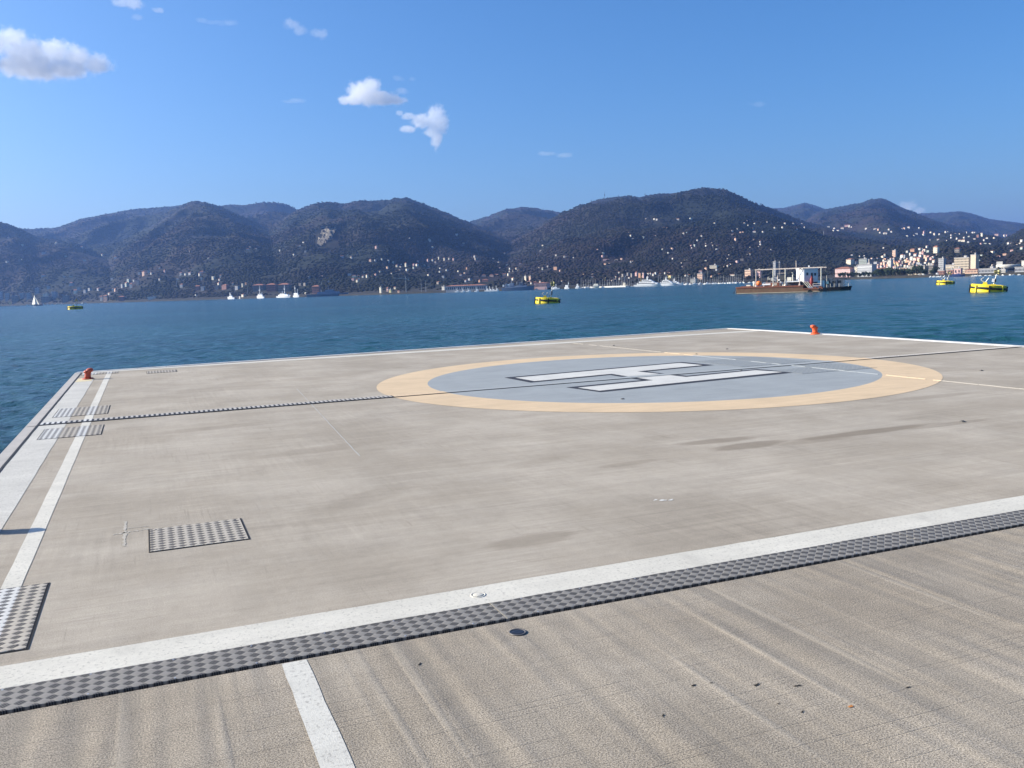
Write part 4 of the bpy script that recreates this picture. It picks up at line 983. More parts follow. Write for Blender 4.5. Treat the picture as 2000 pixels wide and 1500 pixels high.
# ---------------------------------------------------------------- trees along the seafront
M_BARK = paint('tree_bark', (.07, .055, .04), .9, var=.3)
def leaf_mat(name, a, b):
    m, t = new_mat(name); p = t.obj()
    c = t.mix(t.sstep(t.noise(p, .55, 4, .6), .35, .65), a, b)
    t.out(c, .7, spec=.2); return m
M_LEAVES = [leaf_mat('holm_oak_leaves', (.022, .034, .018), (.045, .062, .028)), leaf_mat('pine_needles', (.025, .042, .020), (.055, .075, .032)), leaf_mat('bare_brown_twigs', (.06, .045, .035), (.095, .075, .055))]
def tree_mesh(seed, lm):
    """unit tree, 1 high: tapered trunk with limbs, crown of many small leaf clumps"""
    rr = random.Random(seed)
    tr = MB(); tr.tube((0, 0, -.08), (.01, .0, .42), .035, .022, 7)
    tips = []
    for i in range(6):
        a = i*1.05+rr.uniform(-.3, .3); l = rr.uniform(.2, .34)
        b = (.01, 0, rr.uniform(.26, .42)); e = (math.cos(a)*l, math.sin(a)*l, b[2]+rr.uniform(.12, .34)); tr.tube(b, e, .016, .006, 5); tips.append(e)
    cr = MB()
    lobes = [(Vector((0, 0, .66)), .30), (Vector((.1, .08, .34)), .24), (Vector((-.12, -.05, .32)), .22)]+[(Vector(e)+Vector((0, 0, .06)), rr.uniform(.14, .22)) for e in tips]
    for _ in range(520):
        c, R_ = rr.choice(lobes)
        d = Vector((rr.gauss(0, 1), rr.gauss(0, 1), rr.gauss(0, .8))).normalized()*R_*rr.uniform(.55, 1.08)
        p = c+d
        if p.z < .06: continue
        s_ = rr.uniform(.04, .085); u = Vector((rr.gauss(0, 1), rr.gauss(0, 1), rr.gauss(0, 1))).normalized(); w_ = u.cross(Vector((.3, .5, .8))).normalized()
        cr.add([p-u*s_, p+w_*s_*.8, p+u*s_, p-w_*s_*.8+u.cross(w_)*s_*.5], [(0, 1, 2), (0, 2, 3)])
    return tr.mesh('trunk', M_BARK), cr.mesh('crown', lm)
TREES = [tree_mesh(40+i, M_LEAVES[[0, 1, 0, 2][i]]) for i in range(4)]
TREE_PX = []
def tree(px, py, hpx, kind, label, group='trees along the right seafront'):
    base, r = land_hit(px, py); s_ = 1.35*hpx*depth_of(base)/FPX
    root = empty('seafront_tree', base, hr.uniform(0, 6), label, 'tree', group, 1.0)
    for nm, me in zip(('trunk', 'crown'), TREES[kind]):
        o = bpy.data.objects.new(nm, me); COL.objects.link(o); o.parent = root; o.scale = (s_*hr.uniform(.95, 1.35), s_*hr.uniform(.95, 1.3), s_)
    TREE_PX.append((px, py, hpx))
ROW = 'dark green tree in the row in front of the palaces'
for i, (x, y, h_) in enumerate([(1640, 546, 8), (1648, 546, 9), (1657, 545.5, 8), (1664, 545.5, 9), (1672, 545, 8), (1680, 545, 7), (1688, 545, 9), (1696, 544.7, 8), (1704, 544.5, 8)]):
    tree(x, y, h_, i % 3, ROW)
for i, (x, y, h_) in enumerate([(1713, 544, 11), (1719, 544, 13), (1725, 543.5, 12), (1731, 543, 13), (1737, 543, 14), (1743, 543, 13), (1749, 542.5, 12), (1756, 542, 12), (1762, 542, 11), (1769, 541.5, 12), (1776, 541, 11), (1782, 541, 10)]):
    tree(x, y, h_, i % 3, 'tall dark tree in the dense row right of the ornate palazzo')
tree(1791, 540.5, 17, 0, 'biggest dark round tree in front of the long beige government building')
tree(1799, 540, 12, 0, 'tree at the right foot of the biggest dark round tree')
for x, y, h_, k_, lb in ((1806, 539, 9, 1, 'small green tree before the right end of the government building'), (1826, 534, 11, 0, 'tree at the left foot of the twin shaft tower'), (1820, 536, 7, 1, 'low bush like tree left of the twin shaft tower'), (1878, 533, 10, 0, 'leftmost dark tree at the foot of the big hotel'), (1884, 532, 9, 0, 'second dark tree at the foot of the big hotel'),
                         (1890, 531.5, 8, 1, 'third dark tree at the foot of the big hotel'), (1916, 530, 9, 0, 'dark tree right of the hotel tower'), (1867, 528, 7, 0, 'dark tree between the annex and the hotel slab'), (1449, 549, 9, 3, 'bare brown tree on the slope below the brick pink fortress'), (1462, 550, 9, 3, 'bare brown tree under the fortress wall'), (1477, 550, 9, 3, 'bare brown tree between the two fortress blocks')):
    tree(x, y, h_, k_, lb)

# ---------------------------------------------------------------- woodland: the closed canopy of the hills, one mass
def woodland():
    n = NWOOD
    # cells of the height field, weighted by the height they show
    el = (ZZ-EYE.z)/RR
    vis = np.maximum.accumulate(el, axis=0)
    gain = np.clip(el[1:, :]-vis[:-1, :], 0, None)
    gain[:6, :] = 0
    gain = np.minimum(gain, .004)+(gain > 0)*.0004
    # the tree line on the ridges
    last = (gain > 0)[::-1].argmax(axis=0); ri = gain.shape[0]-1-last
    gain[ri, np.arange(gain.shape[1])] += .0012
    pr = (gain/gain.sum()).ravel()
    idx = rng.choice(pr.size, n, p=pr)
    j, i = idx//NA, idx % NA
    az = A[i]+(rng.random(n)-.5)*(A[1]-A[0]); f = rng.random(n)
    r = RR[j, i]*(1-f)+RR[np.minimum(j+1, NR-1), i]*f
    z = terrain(az, r)
    x, y = np.sin(az)*r, np.cos(az)*r
    # keep clear of the houses in front of which they would stand
    P = np.stack([x, y, z+3], -1)-np.array(EYE)
    dep = P@np.array(FWD); px = 1000+FPX*(P@np.array(RGT))/dep; py = 750-FPX*(P@np.array(UPV))/dep
    keep = (z > ZB+2.2)
    for x0, y0, x1, y1, hrr in HOUSE_PX:
        keep &= ~((px > x0) & (px < x1) & (py > y0) & (py < y1+1.5) & (r < hrr+25))
    # clearings and fields
    clr = fbm(x/170, y/170, 77, 3)
    keep &= ~((clr > .60) & (rng.random(n) < .75))
    keep &= ~((px > 1692) & (px < 1826) & (py > 487) & (py < 527) & (rng.random(n) < .55))
    SX0, SY0, SX1, SY1 = 615, 446, 662, 482
    keep &= ~((px > SX0+ (482-py)*.0) & (px < SX1) & (py > SY0) & (py < SY1))
    x, y, z, r = x[keep], y[keep], z[keep], r[keep]; n = len(x)
    R_ = rng.uniform(1.7, 3.4, n)*(1+.35*(r-1500)/3000); hh = R_*rng.uniform(.32, .6, n)
    # unit crown: distorted octahedron-like blob of 14 points
    t = (1+5**.5)/2
    ico = np.array([(-1, t, 0), (1, t, 0), (-1, -t, 0), (1, -t, 0), (0, -1, t), (0, 1, t), (0, -1, -t), (0, 1, -t), (t, 0, -1), (t, 0, 1), (-t, 0, -1), (-t, 0, 1)])/np.sqrt(1+t*t)
    icf = np.array([(0, 11, 5), (0, 5, 1), (0, 1, 7), (0, 7, 10), (0, 10, 11), (1, 5, 9), (5, 11, 4), (11, 10, 2), (10, 7, 6), (7, 1, 8), (3, 9, 4), (3, 4, 2), (3, 2, 6), (3, 6, 8), (3, 8, 9), (4, 9, 5), (2, 4, 11), (6, 2, 10), (8, 6, 7), (9, 8, 1)])
    jit = rng.uniform(.75, 1.2, (n, 12, 1))
    vv = ico[None]*jit*np.stack([R_, R_, hh], -1)[:, None, :]+np.stack([x, y, z+hh*.55], -1)[:, None, :]
    ff = icf[None]+(np.arange(n)*12)[:, None, None]
    m, t_ = new_mat('woodland_canopy'); p = t_.pos()
    n1 = t_.noise(p, .0022, 6, .6); n2 = t_.noise(p, .05, 3, .6); n3 = t_.noise(p, .010, 4, .6)
    c = t_.mix(t_.sstep(n1, .40, .62), (.018, .022, .017), (.032, .025, .024))
    c = t_.mix(t_.math('MULTIPLY', t_.sstep(n2, .40, .66), .7), c, (.022, .025, .017))
    c = t_.mix(t_.math('MULTIPLY', t_.sstep(n3, .52, .70), .6), c, (.012, .016, .012))
    t_.out(c, .9, spec=.1)
    o = np_object('woodland', vv.reshape(-1, 3), ff.reshape(-1, 3), m, True)
    tag(o, kind='stuff')
woodland()
# terraced rock scar on the left hill
def scar():
    rows = []
    px_l = lambda y: np.interp(y, [444, 455, 468, 482], [630, 628, 622, 619]); px_r = lambda y: np.interp(y, [444, 452, 468, 482], [662, 656, 648, 628])
    mb = MB(); ys = np.linspace(482, 444, 13)
    for k_ in range(12):
        y0, y1 = ys[k_], ys[k_+1]
        n = 9; lo, hi = [], []
        for i in range(n+1):
            f = i/n
            a, ra = land_hit(px_l(y0)+(px_r(y0)-px_l(y0))*f, y0); lo.append(a)
        for i in range(n):
            a, b = lo[i], lo[i+1]; h_ = 5.5*hr.uniform(.7, 1.1)
            d = Vector((a.x, a.y, 0)).normalized(); off = -d*2
            mb.add([a+off, b+off, b+off+Vector((0, 0, h_)), a+off+Vector((0, 0, h_*hr.uniform(.8, 1.1)))], [(0, 1, 2, 3)], 1 if hr.random() < .25 else 0)
            mb.add([a+off+Vector((0, 0, h_)), b+off+Vector((0, 0, h_)), b+d*9+Vector((0, 0, h_+.5)), a+d*9+Vector((0, 0, h_+.5))], [(0, 1, 2, 3)], 1)
    o = mb.build('hill_scar_terrain', [paint('pale_quarry_rock', (.20, .175, .14), .95, var=.5, scale=.06), M_HILL])
    tag(o, kind='structure')
scar()
# ---------------------------------------------------------------- things afloat; each is modelled in its own frame, one unit = one photo pixel at its distance
M_SHIPW = paint('ship_white', (.78, .78, .76), .45, var=.06, scale=.3)
M_SHIPG = paint('warship_grey', (.30, .33, .37), .5, var=.08, scale=.3)
M_SHIPB = paint('warship_blue_grey', (.16, .20, .27), .5, var=.1, scale=.3)
M_NAVY = paint('navy_blue_hull', (.03, .05, .14), .4, var=.1, scale=.3)
M_BLACK = paint('black_hull', (.018, .018, .02), .5, var=.2, scale=.3)
M_ALU = paint('grey_spar', (.52, .52, .50), .4, .3, var=.05)
M_GLASS = paint('dark_cabin_glass', (.02, .025, .03), .12, var=.05)
M_CREAM = paint('cream_sail', (.80, .77, .68), .8, var=.04)
M_ORANGE = paint('safety_orange', (.78, .20, .04), .5, var=.08)
M_RED = paint('dark_red_paint', (.24, .03, .025), .45, var=.15)
M_CREAMP = paint('cream_paint', (.72, .68, .56), .55, var=.15)
M_DGREY = paint('dark_grey_paint', (.06, .065, .07), .6, var=.2)
def afloat(name, px, py, label, cat, group=None, r=None, turn=0.0):
    """an empty on the water at that pixel; x to the right in the view, -y towards the camera"""
    p = on_sea(px, py) if r is None else at_dist(px, py, r)
    p.z = SEA; s_ = depth_of(p)/FPX; az = math.atan2(p.x, p.y)
    return empty(name, p, -az+turn, label, cat, group, s_)
def hull(mb, x0, x1, wid, z0, z1, bow=1, flare=.75, sheer=.25, sternw=.85, rake=.06):
    """ship hull from x0 (left) to x1; bow=1 points right"""
    L = x1-x0; rings = []; n = 12
    for i in range(n+1):
        f = i/n
        wf = sternw+(1-sternw)*min(1, f*3) if f < .6 else (1-((f-.6)/.4)**1.9)
        wf = max(wf, .02); zt = z1+sheer*(z1-max(z0, 0))*(max(0, f-.35)/.65)**2
        ring = []
        for w_, z in ((.0, z0), (flare*wf, z0*.5), (flare*wf*1.04, 0), (wf, zt), (0, zt)):
            x = x0+L*f if bow > 0 else x1-L*f
            x += bow*rake*L*(f**4)*((z-z0)/(zt-z0+1e-6)-.6)
            ring.append((x, w_*wid/2, z))
        full = [(x, -y, z) for x, y, z in ring]+[(x, y, z) for x, y, z in reversed(ring[1:-1])]
        rings.append(full)
    mb.loft(rings if bow > 0 else rings)
    return mb
def bpart(root, name, mat, boxes=(), tubes=(), smooth=False):
    mb = MB()
    for x0, x1, y, d, z0, z1, *tp in boxes: mb.box(((x0+x1)/2, y, (z0+z1)/2), (x1-x0, d, z1-z0), 0, 0, tp[0] if tp else 1.0)
    for a, b, r_, *e in tubes: mb.tube(a, b, r_, e[0] if e else r_, 6)
    return mb.build(name, mat, root, smooth)

# ---- yellow mooring buoys
M_BUOY = paint('yellow_buoy_paint', (.80, .62, .03), .45, var=.10, scale=.5)
M_RUB = paint('black_rubber_fender', (.014, .014, .015), .6, var=.2)
M_GALV = paint('weathered_galvanised', (.50, .50, .46), .5, .3, var=.15)
M_REFL = paint('dull_yellow_reflector', (.45, .40, .18), .6, var=.25, scale=.8)
def buoy(px, py, wpx, mast, lean, tilt, label, turn=0.0):
    root = afloat('mooring_buoy', px, py, label, 'mooring buoy', 'yellow mooring buoys on the bay', turn=turn)
    root.rotation_mode = 'XYZ'
    rz = root.rotation_euler.z
    R_ = wpx/2
    q = Matrix.Rotation(rz, 4, 'Z') @ Matrix.Rotation(tilt, 4, 'Y'); root.rotation_euler = q.to_euler()
    root.location.z += 0.0
    h = R_*.46; n = 40
    mb = MB(); mb.lathe([(R_*.72, -h*.9), (R_*.97, -h*.25), (R_, -h*.1), (R_, h*.36)], n=n); mb.build('hull', M_BUOY, root, True)
    mb = MB(); mb.lathe([(R_*1.0, h*.37), (R_*1.055, h*.40), (R_*1.055, h*.60), (R_*1.0, h*.64)], n=n); mb.build('fender', M_RUB, root, True)
    mb = MB(); mb.lathe([(R_, h*.62), (R_*1.0, h*.92), (R_*.96, h*.99), (R_*.9, h*.99), (R_*.9, h*.93), (0.01, h*.93)], n=n); mb.build('rim', M_BUOY, root, False)
    mb = MB(); mb.lathe([(R_*.885, h*.94), (R_*.885, h*.95)], n=n); mb.build('deck', M_DGREY, root)
    for k_ in range(8):
        a = k_*math.pi/4-math.pi/2+.06
        b = MB(); b.box((R_*1.03*math.cos(a), R_*1.03*math.sin(a), h*.3), (R_*.10, R_*.075, h*1.15), a); b.build('strap', M_BUOY if k_ % 2 else M_RUB, root)
    # hook on its pedestal
    hx = -R_*.22
    bpart(root, 'hook_pedestal', M_BUOY, [(hx-R_*.16, hx+R_*.16, 0, R_*.3, h*.9, h*1.3, .6)])
    bpart(root, 'mooring_hook', M_GALV, (), [((hx, 0, h*1.25), (hx-R_*.22, 0, h*1.5), R_*.04), ((hx-R_*.22, 0, h*1.5), (hx-R_*.24, 0, h*1.72), R_*.035), ((hx-R_*.24, 0, h*1.72), (hx-R_*.10, 0, h*1.9), R_*.03), ((hx+R_*.02, 0, h*1.3), (hx+R_*.18, 0, h*1.9), R_*.03)])
    mx = R_*.25; H_ = mast
    def mp(f): return (mx+lean*H_*f, 0, h*.95+H_*f)
    bpart(root, 'mast', M_GALV, (), [(mp(0), mp(1), R_*.035)])
    bpart(root, 'mast_base', M_BUOY, [(mx-R_*.14, mx+R_*.14, 0, R_*.3, h*.93, h*1.1)])
    c = mp(.30); bpart(root, 'battery_box', M_SHIPW, [(c[0]-R_*.16, c[0]-R_*.01, -R_*.05, R_*.22, c[2]-H_*.10, c[2]+H_*.10)])
    bpart(root, 'box_bracket', M_DGREY, [(c[0]+R_*.0, c[0]+R_*.08, 0, R_*.16, c[2]-H_*.11, c[2]+H_*.12)])
    c = mp(.84); mb = MB()
    for a in (0, math.pi/2): mb.box(c, (R_*.40, R_*.02, H_*.24), a+.5); mb.box(c, (R_*.36, R_*.36, R_*.02), .5)
    mb.build('radar_reflector', M_REFL, root)
    c = mp(1.0); mb = MB(); mb.lathe([(R_*.05, -R_*.04), (R_*.07, R_*.02), (R_*.06, R_*.12), (R_*.02, R_*.16)], c, 10); mb.build('lantern', M_DGREY, root, True)
    return root
buoy(1929.5, 570, 62, 31, .16, math.radians(5.5), 'nearest and largest yellow mooring buoy, at the right with its mast before the white hall')
buoy(1846, 555.5, 31, 18, .10, math.radians(4.5), 'yellow mooring buoy farther off at the right, in front of the blue ship')
buoy(1069, 592, 47, 33, .10, math.radians(5.0), 'yellow mooring buoy in the middle of the picture before the white mole')
buoy(147, 604, 26.5, 13, .0, math.radians(.5), 'dark looking yellow mooring buoy at the far left near the sailboat')

# ---- rusty barge
M_RUST = paint('rusty_hull_plates', (.15, .088, .052), .85, var=.45, scale=.12)
M_RUST2 = paint('red_brown_rust', (.20, .075, .045), .85, var=.4, scale=.3)
M_RUSTW = paint('rust_streaked_white', (.62, .52, .44), .7, var=.35, scale=.2)
M_SCUM = paint('pale_waterline_scum', (.42, .37, .27), .9, var=.5, scale=.3)
bg_ = afloat('work_barge', 1530, 571, 'rusty flat work barge with white gantry posts, white cabin and red tank', 'barge', turn=-.22)
mb = MB(); mb.add([(-85, -24, -5), (42, -24, -5), (42, 24, -5), (-85, 24, -5), (-86, -24, 12), (42, -24, 12), (42, 24, 12), (-86, 24, 12)], [(3, 2, 1, 0), (4, 5, 6, 7), (0, 1, 5, 4), (1, 2, 6, 5), (2, 3, 7, 6), (3, 0, 4, 7)])
mb.box((60, 0, .5), (36, 48, 11)); mb.build('hull', M_RUST, bg_)
bpart(bg_, 'gunwale', M_RUST2, [(-86.5, 42.4, -24.2, 1.6, 10.2, 13), (-86.5, 42.4, 24.2, 1.6, 10.2, 13), (-87, -85.4, 0, 48, 10, 13), (42.4, 78.4, -24.2, 1.6, 5, 7)])
bpart(bg_, 'deck', M_RUST2, [(-85, 42, 0, 47, 12.0, 12.3), (42.2, 78, 0, 47, 6.0, 6.3)])
bpart(bg_, 'waterline', M_SCUM, [(-85.2, 42.2, -24.15, .4, -.4, 1.0), (42.3, 78.2, -24.15, .4, -.4, .6)])
bpart(bg_, 'mooring_chain', M_BLACK, (), [((-86, -18, 11), (-93, -24, -1), .6), ((-86, -20, 9), (-87.5, -22, 0), 1.0)])
bpart(bg_, 'gantry_beam', M_RUSTW, [(-51, 78, -17, 1.8, 44.8, 46.6)])
bpart(bg_, 'gantry_beam', M_RUSTW, [(-51, 78, 15, 1.6, 44.8, 46.4)])
for x in (-49, 34): bpart(bg_, 'cross_beam', M_RUST2, [(x-.7, x+.7, -1, 32, 43.6, 45)])
for i, x in enumerate((-48.5, -15.5, 7.5, 34.5, 74)):
    z0 = 12.3 if x < 50 else 6.3
    pm = M_CREAMP if i not in (0, 3) else M_RUSTW
    bpart(bg_, 'gantry_post', pm, (), [((x, -17, z0), (x, -17, 44.8), .95), ((x, -17, z0), (x, -17, z0+4), 2.6, .9)])
    if x in (-48.5, 74): bpart(bg_, 'gantry_post', M_DGREY, (), [((x+3, 15, z0), (x+3, 15, 44.8), .7)])
cab = MB(); cab.box((44, 4, 31), (26, 30, 25), -.80)
cab.build('cabin', M_SHIPW, bg_)
cr_ = MB(); cr_.box((44, 4, 44.1), (28, 32, 1.3), -.80); cr_.build('cabin_roof', M_SHIPW, bg_)
cb = MB(); cb.box((44, 4, 15.5), (25, 29, 6.0), -.80); cb.build('cabin_base', M_DGREY, bg_)
for u, z in ((-8, 34), (2, 30), (9, 33)):                            # on the shaded right-hand face
    d_ = MB(); ca, sa = math.cos(-.80), math.sin(-.80); lx, ly = 13.1, u
    d_.box((44+lx*ca-ly*sa, 4+lx*sa+ly*ca, z), (.5, 4, 5 if u != 2 else 12), -.80); d_.build('cabin_window' if u != 2 else 'cabin_door', M_DGREY, bg_)
bpart(bg_, 'platform', M_SHIPW, [(8, 36, -8, 18, 19.5, 21.5)]); bpart(bg_, 'platform_leg', M_DGREY, [(10, 34, -6, 12, 12.3, 19.5)])
bpart(bg_, 'fuel_tank', M_CREAMP, [(9.5, 16.5, -6, 7, 22, 29)]); bpart(bg_, 'vent_pipe', M_CREAMP, (), [((19.5, -8, 21.5), (19.5, -8, 37), 1.0), ((19.5, -8, 37), (17.5, -8, 37.5), .9)])
mb = MB(); mb.lathe([(3.3, 9), (3.5, 10), (3.5, 23), (2.6, 26), (1.2, 27), (1.2, 30)], (56, -14, 0), 18); mb.build('red_tank', M_RED, bg_, True)
mb = MB(); mb.lathe([(.5, -5), (3, -4.3), (4.6, -2.2), (5.1, 0), (4.6, 2.2), (3, 4.3), (.5, 5)], (-43.5, -15, 19), 16); mb.build('orange_float', M_ORANGE, bg_, True)
mb = MB(); mb.lathe([(2.6, 12.3), (2.6, 23)], (-52.8, -14, 0), 14); mb.build('cream_drum', M_CREAMP, bg_, True)
bpart(bg_, 'white_cylinder', M_SHIPW, (), [((-36, -18, 16.2), (-20.5, -18, 16.2), 2.0)])
bpart(bg_, 'hatch_coaming', M_RUST2, [(-78, -56, -10, 20, 12.3, 14.2), (-34, -6, 0, 24, 12.3, 19.5), (-33, -18, 6, 10, 19.5, 23)])
bpart(bg_, 'tool_container', M_SHIPG, [(-24, -12, 9, 9, 19.5, 30)]); bpart(bg_, 'pallet_stack', M_CREAMP, [(-16, -10, -9, 6, 14, 18.5), (1, 6, -12, 6, 12.3, 17), (-72, -64, 2, 8, 14.2, 16.5)])
bpart(bg_, 'deck_locker', M_SHIPW, [(-40, -37, 6, 6, 12.3, 18), (-2.5, 4, 10, 8, 12.3, 24), (62, 70, 12, 8, 6.3, 16)])
bpart(bg_, 'winch', M_DGREY, [(-30, -25, -4, 6, 19.5, 25), (-12, -6, -4, 8, 19.5, 25.5), (-8, 2, 6, 8, 20, 33)])
for x, z in ((-28.5, 31), (-25, 29), (-22, 29)): bpart(bg_, 'vent_pipe', M_CREAMP, (), [((x, -3, 19.5), (x, -3, z), .75)])
bpart(bg_, 'hose_post', M_RUSTW, (), [((-9, -8, 16), (-9, -8, 37.5), .9), ((-9, -8, 37), (6, -8, 37.3), .5)])
mb = MB(); mb.lathe([(.3, -2), (1.8, -1), (2.0, 0), (1.8, 1), (.3, 2)], (-4.5, -14, 24.0), 10); mb.lathe([(.3, -2), (1.8, -1), (2.0, 0), (1.8, 1), (.3, 2)], (-1, -17, 19.5), 10); mb.build('fender_ball', M_SHIPW, bg_, True)
bpart(bg_, 'hand_rail', M_ALU, (), [((-34, -19, 20), (8, -19, 20), .35), ((-34, -19, 12.3), (-34, -19, 20), .35), ((-2, -19, 12.3), (-2, -19, 20), .35), ((2, -14, 14), (8, -12, 26), .4)])
for o_ in (0, 4, 8): bpart(bg_, 'stair', M_CREAMP, (), [((41+o_, -21, 20), (52+o_*.9, -23, 8), .5)])
bpart(bg_, 'guard_rail', M_RUSTW, (), [((60, -21, 15), (74, -21, 15), .55), ((60, -21, 11), (74, -21, 11), .5), ((60, -21, 6.3), (60, -21, 15), .5)])
bpart(bg_, 'deck_gear', M_RUST2, [(58, 66, -18, 6, 6.3, 9.5), (70, 76, -16, 8, 6.3, 10)])
for x, z in ((54, 1.6), (73, 4)):
    mb = MB(); ring = []
    for k_ in range(12):
        a = 2*math.pi*k_/12; ring.append([(x+math.cos(a)*(2.3+.9*math.cos(b)), -25+.9*math.sin(b), z+math.sin(a)*(2.3+.9*math.cos(b))) for b in [i*math.pi/3 for i in range(6)]])
    ring.append(ring[0]); mb.loft(ring, cap=False); mb.build('tyre_fender', M_RUB, bg_, True)
bpart(bg_, 'signal_mast', M_RUSTW, (), [((27.5, -15, 46.6), (27.5, -15, 60), .7)])
bpart(bg_, 'aerial', M_DGREY, (), [((53.5, -14, 46.6), (53.5, -14, 58), .35), ((50, -14, 57.5), (53.5, -14, 58), .35)]); bpart(bg_, 'floodlight', M_SHIPW, [(50, 52.5, -15, 2, 47, 50)])
# ---- dark workboat alongside
wb = afloat('work_boat', 1634, 567, 'dark workboat with flat canopy moored at the right end of the rusty barge', 'boat', turn=-.05)
mb = MB(); hull(mb, -28, 27, 20, -3, 6.5, 1, .8, .25); mb.build('hull', M_BLACK, wb)
bpart(wb, 'cabin', paint('slate_blue_cabin', (.10, .13, .17), .5, var=.2, scale=.3), [(-22, 12, 0, 13, 6.5, 21), (-24, -8, 0, 14, 21, 24)])
bpart(wb, 'canopy', M_BLACK, [(-30, 16, 0, 19, 31.5, 32.5)]); bpart(wb, 'awning', M_DGREY, [(8, 24, 0, 15, 22.5, 23.3)])
for x in (-26, -18, -3, 14): bpart(wb, 'stanchion', M_CREAMP if x in (-18,) else M_DGREY, (), [((x, -8, 6.5), (x, -8, 31.5), .45)])
for x in (-11, -4, 5, 22): bpart(wb, 'rail_post', M_CREAMP, (), [((x, -9.6, 6.8), (x, -9.6, 13.5), .4)])
bpart(wb, 'window', M_GLASS, [(-18, -12, -6.6, .4, 14, 19), (-8, -2, -6.6, .4, 14, 19), (2, 8, -6.6, .4, 14, 19)])
bpart(wb, 'hand_rail', M_ALU, (), [((14, -9, 13), (26, -2, 13.5), .3)]); bpart(wb, 'deck_box', paint('teal_box', (.12, .25, .32), .6), [(-20, -14, -8, 3, 13, 18)])

# ---- sailing boat under way at the far left
sb = afloat('sailing_boat', 74, 596.5, 'sailing boat under way with cream sails at the far left', 'sailboat', r=1750, turn=-.25)
mb = MB(); hull(mb, -7, 9, 4.5, -1, 1.9, 1, .7, .2); mb.build('hull', M_NAVY, sb)
bpart(sb, 'mast', M_ALU, (), [((-4.2, 0, 1.5), (-4.6, 0, 22), .16)])
def sail(name, tack, clew, head, belly):
    tack, clew, head = Vector(tack), Vector(clew), Vector(head); n = (clew-tack).cross(head-tack).normalized(); rows = []
    for j in range(9):
        f = j/8; a, b = tack.lerp(head, f), clew.lerp(head, f)
        rows.append([a.lerp(b, i/6)+n*(belly*math.sin(math.pi*i/6)*(1-f*.7)) for i in range(7)])
    mb = MB()
    for j in range(8):
        for i in range(6): mb.add([rows[j][i], rows[j][i+1], rows[j+1][i+1], rows[j+1][i]], [(0, 1, 2, 3)])
    off = n*.08
    for j in range(8):
        for i in range(6): mb.add([rows[j][i]+off, rows[j+1][i]+off, rows[j+1][i+1]+off, rows[j][i+1]+off], [(0, 1, 2, 3)])
    return mb.build(name, M_SAIL, sb, True)
m, t = new_mat('sail_cloth')
pr = t.n('ShaderNodeBsdfDiffuse'); pr.inputs[0].default_value = (.82, .79, .70, 1); tr = t.n('ShaderNodeBsdfTranslucent'); tr.inputs[0].default_value = (.86, .85, .80, 1)
mx = t.n('ShaderNodeMixShader'); mx.inputs[0].default_value = .8; t.t.links.new(pr.outputs[0], mx.inputs[1]); t.t.links.new(tr.outputs[0], mx.inputs[2])
o_ = t.n('ShaderNodeOutputMaterial'); t.t.links.new(mx.outputs[0], o_.inputs[0]); M_SAIL = m
sail('main_sail', (-4.2, 0, 2.8), (-8.8, -6.5, 2.6), (-4.5, 0, 21.5), .5)
sail('fore_sail', (2.6, 0, 2.4), (-3.2, -5.5, 2.6), (-4.0, 0, 18.5), .5)

# ---- white auxiliaries at the naval quay
def aux(px, py, label, L, boxes, mast, bow=-1, mat=M_SHIPW, hz_=3.2, turn=.35, name='naval_ship', cat='ship', masts=(), glass=(), group='ships along the naval quay'):
    turn = -turn-(.55 if px < 620 else .12)
    root = afloat(name, px, py, label, cat, group, turn=turn, r=coast(azel(px, py)[0])-14)
    root.scale = (root.scale[0]/math.cos(turn), root.scale[1], root.scale[2])
    k_ = math.cos(turn)
    mb = MB(); hull(mb, -L/2, L/2, L*.22, -1.5, hz_, bow, .8, .5); mb.build('hull', mat, root)
    for i, (x0, x1, z0, z1) in enumerate(boxes): bpart(root, 'superstructure', mat, [(x0, x1, 0, L*.17, z0, z1, .88)])
    if mast: bpart(root, 'mast', mat, [(mast[0]-.8, mast[0]+.8, 0, .9, mast[1]-.5, mast[1]+.4)], [((mast[0], 0, mast[2]), (mast[0], 0, mast[3]), .45, .18), ((mast[0]-1.5, 0, mast[1]+2), (mast[0]+1.5, 0, mast[1]+2), .15)])
    for m_ in masts: bpart(root, 'funnel', M_SHIPG, (), [((m_[0], 0, m_[1]), (m_[0]+.2, 0, m_[2]), .7, .55)])
    for x0, x1, z0, z1 in glass: bpart(root, 'bridge_windows', M_GLASS, [(x0, x1, -L*.085, .3, z0, z1)])
    return root
aux(451.5, 583, 'small bright white ship, leftmost at the naval quay', 13, [(-4, 3, 3, 6), (-2.5, 1.5, 6, 8.5)], (-1.5, 10, 8, 13), -1, glass=[(-2.4, 1.2, 6.8, 7.8)])
aux(509, 581, 'white ship with a tall mast, second from left at the naval quay', 14, [(-5, 4.5, 3, 7), (-4, 2, 7, 9)], (-1, 15, 8, 25), -1, masts=[(3, 7, 12)], glass=[(-4, 1.5, 7.8, 8.6)])
aux(554, 580, 'largest white ship with long superstructure at the naval quay', 25, [(-9, 10, 3.2, 6), (-6, 4, 6, 8.5)], (2.5, 16, 8, 24), 1, masts=[(-2, 8, 13)], glass=[(-5.5, 3.5, 7, 8)])
aux(578.5, 579.5, 'white and grey ship with two masts right of the largest white ship', 11, [(-4, 4, 3, 8)], (-1.5, 17, 8, 23), 1, masts=[(3, 8, 16)])
aux(640, 578, 'long blue grey warship hull lying at the quay below the brick barracks', 78, [(-20, 24, 4, 9), (-4, 12, 9, 13)], (2, 17, 12, 19), 1, M_SHIPB, 4.5, .06, 'warship', masts=[(-12, 9, 13)])
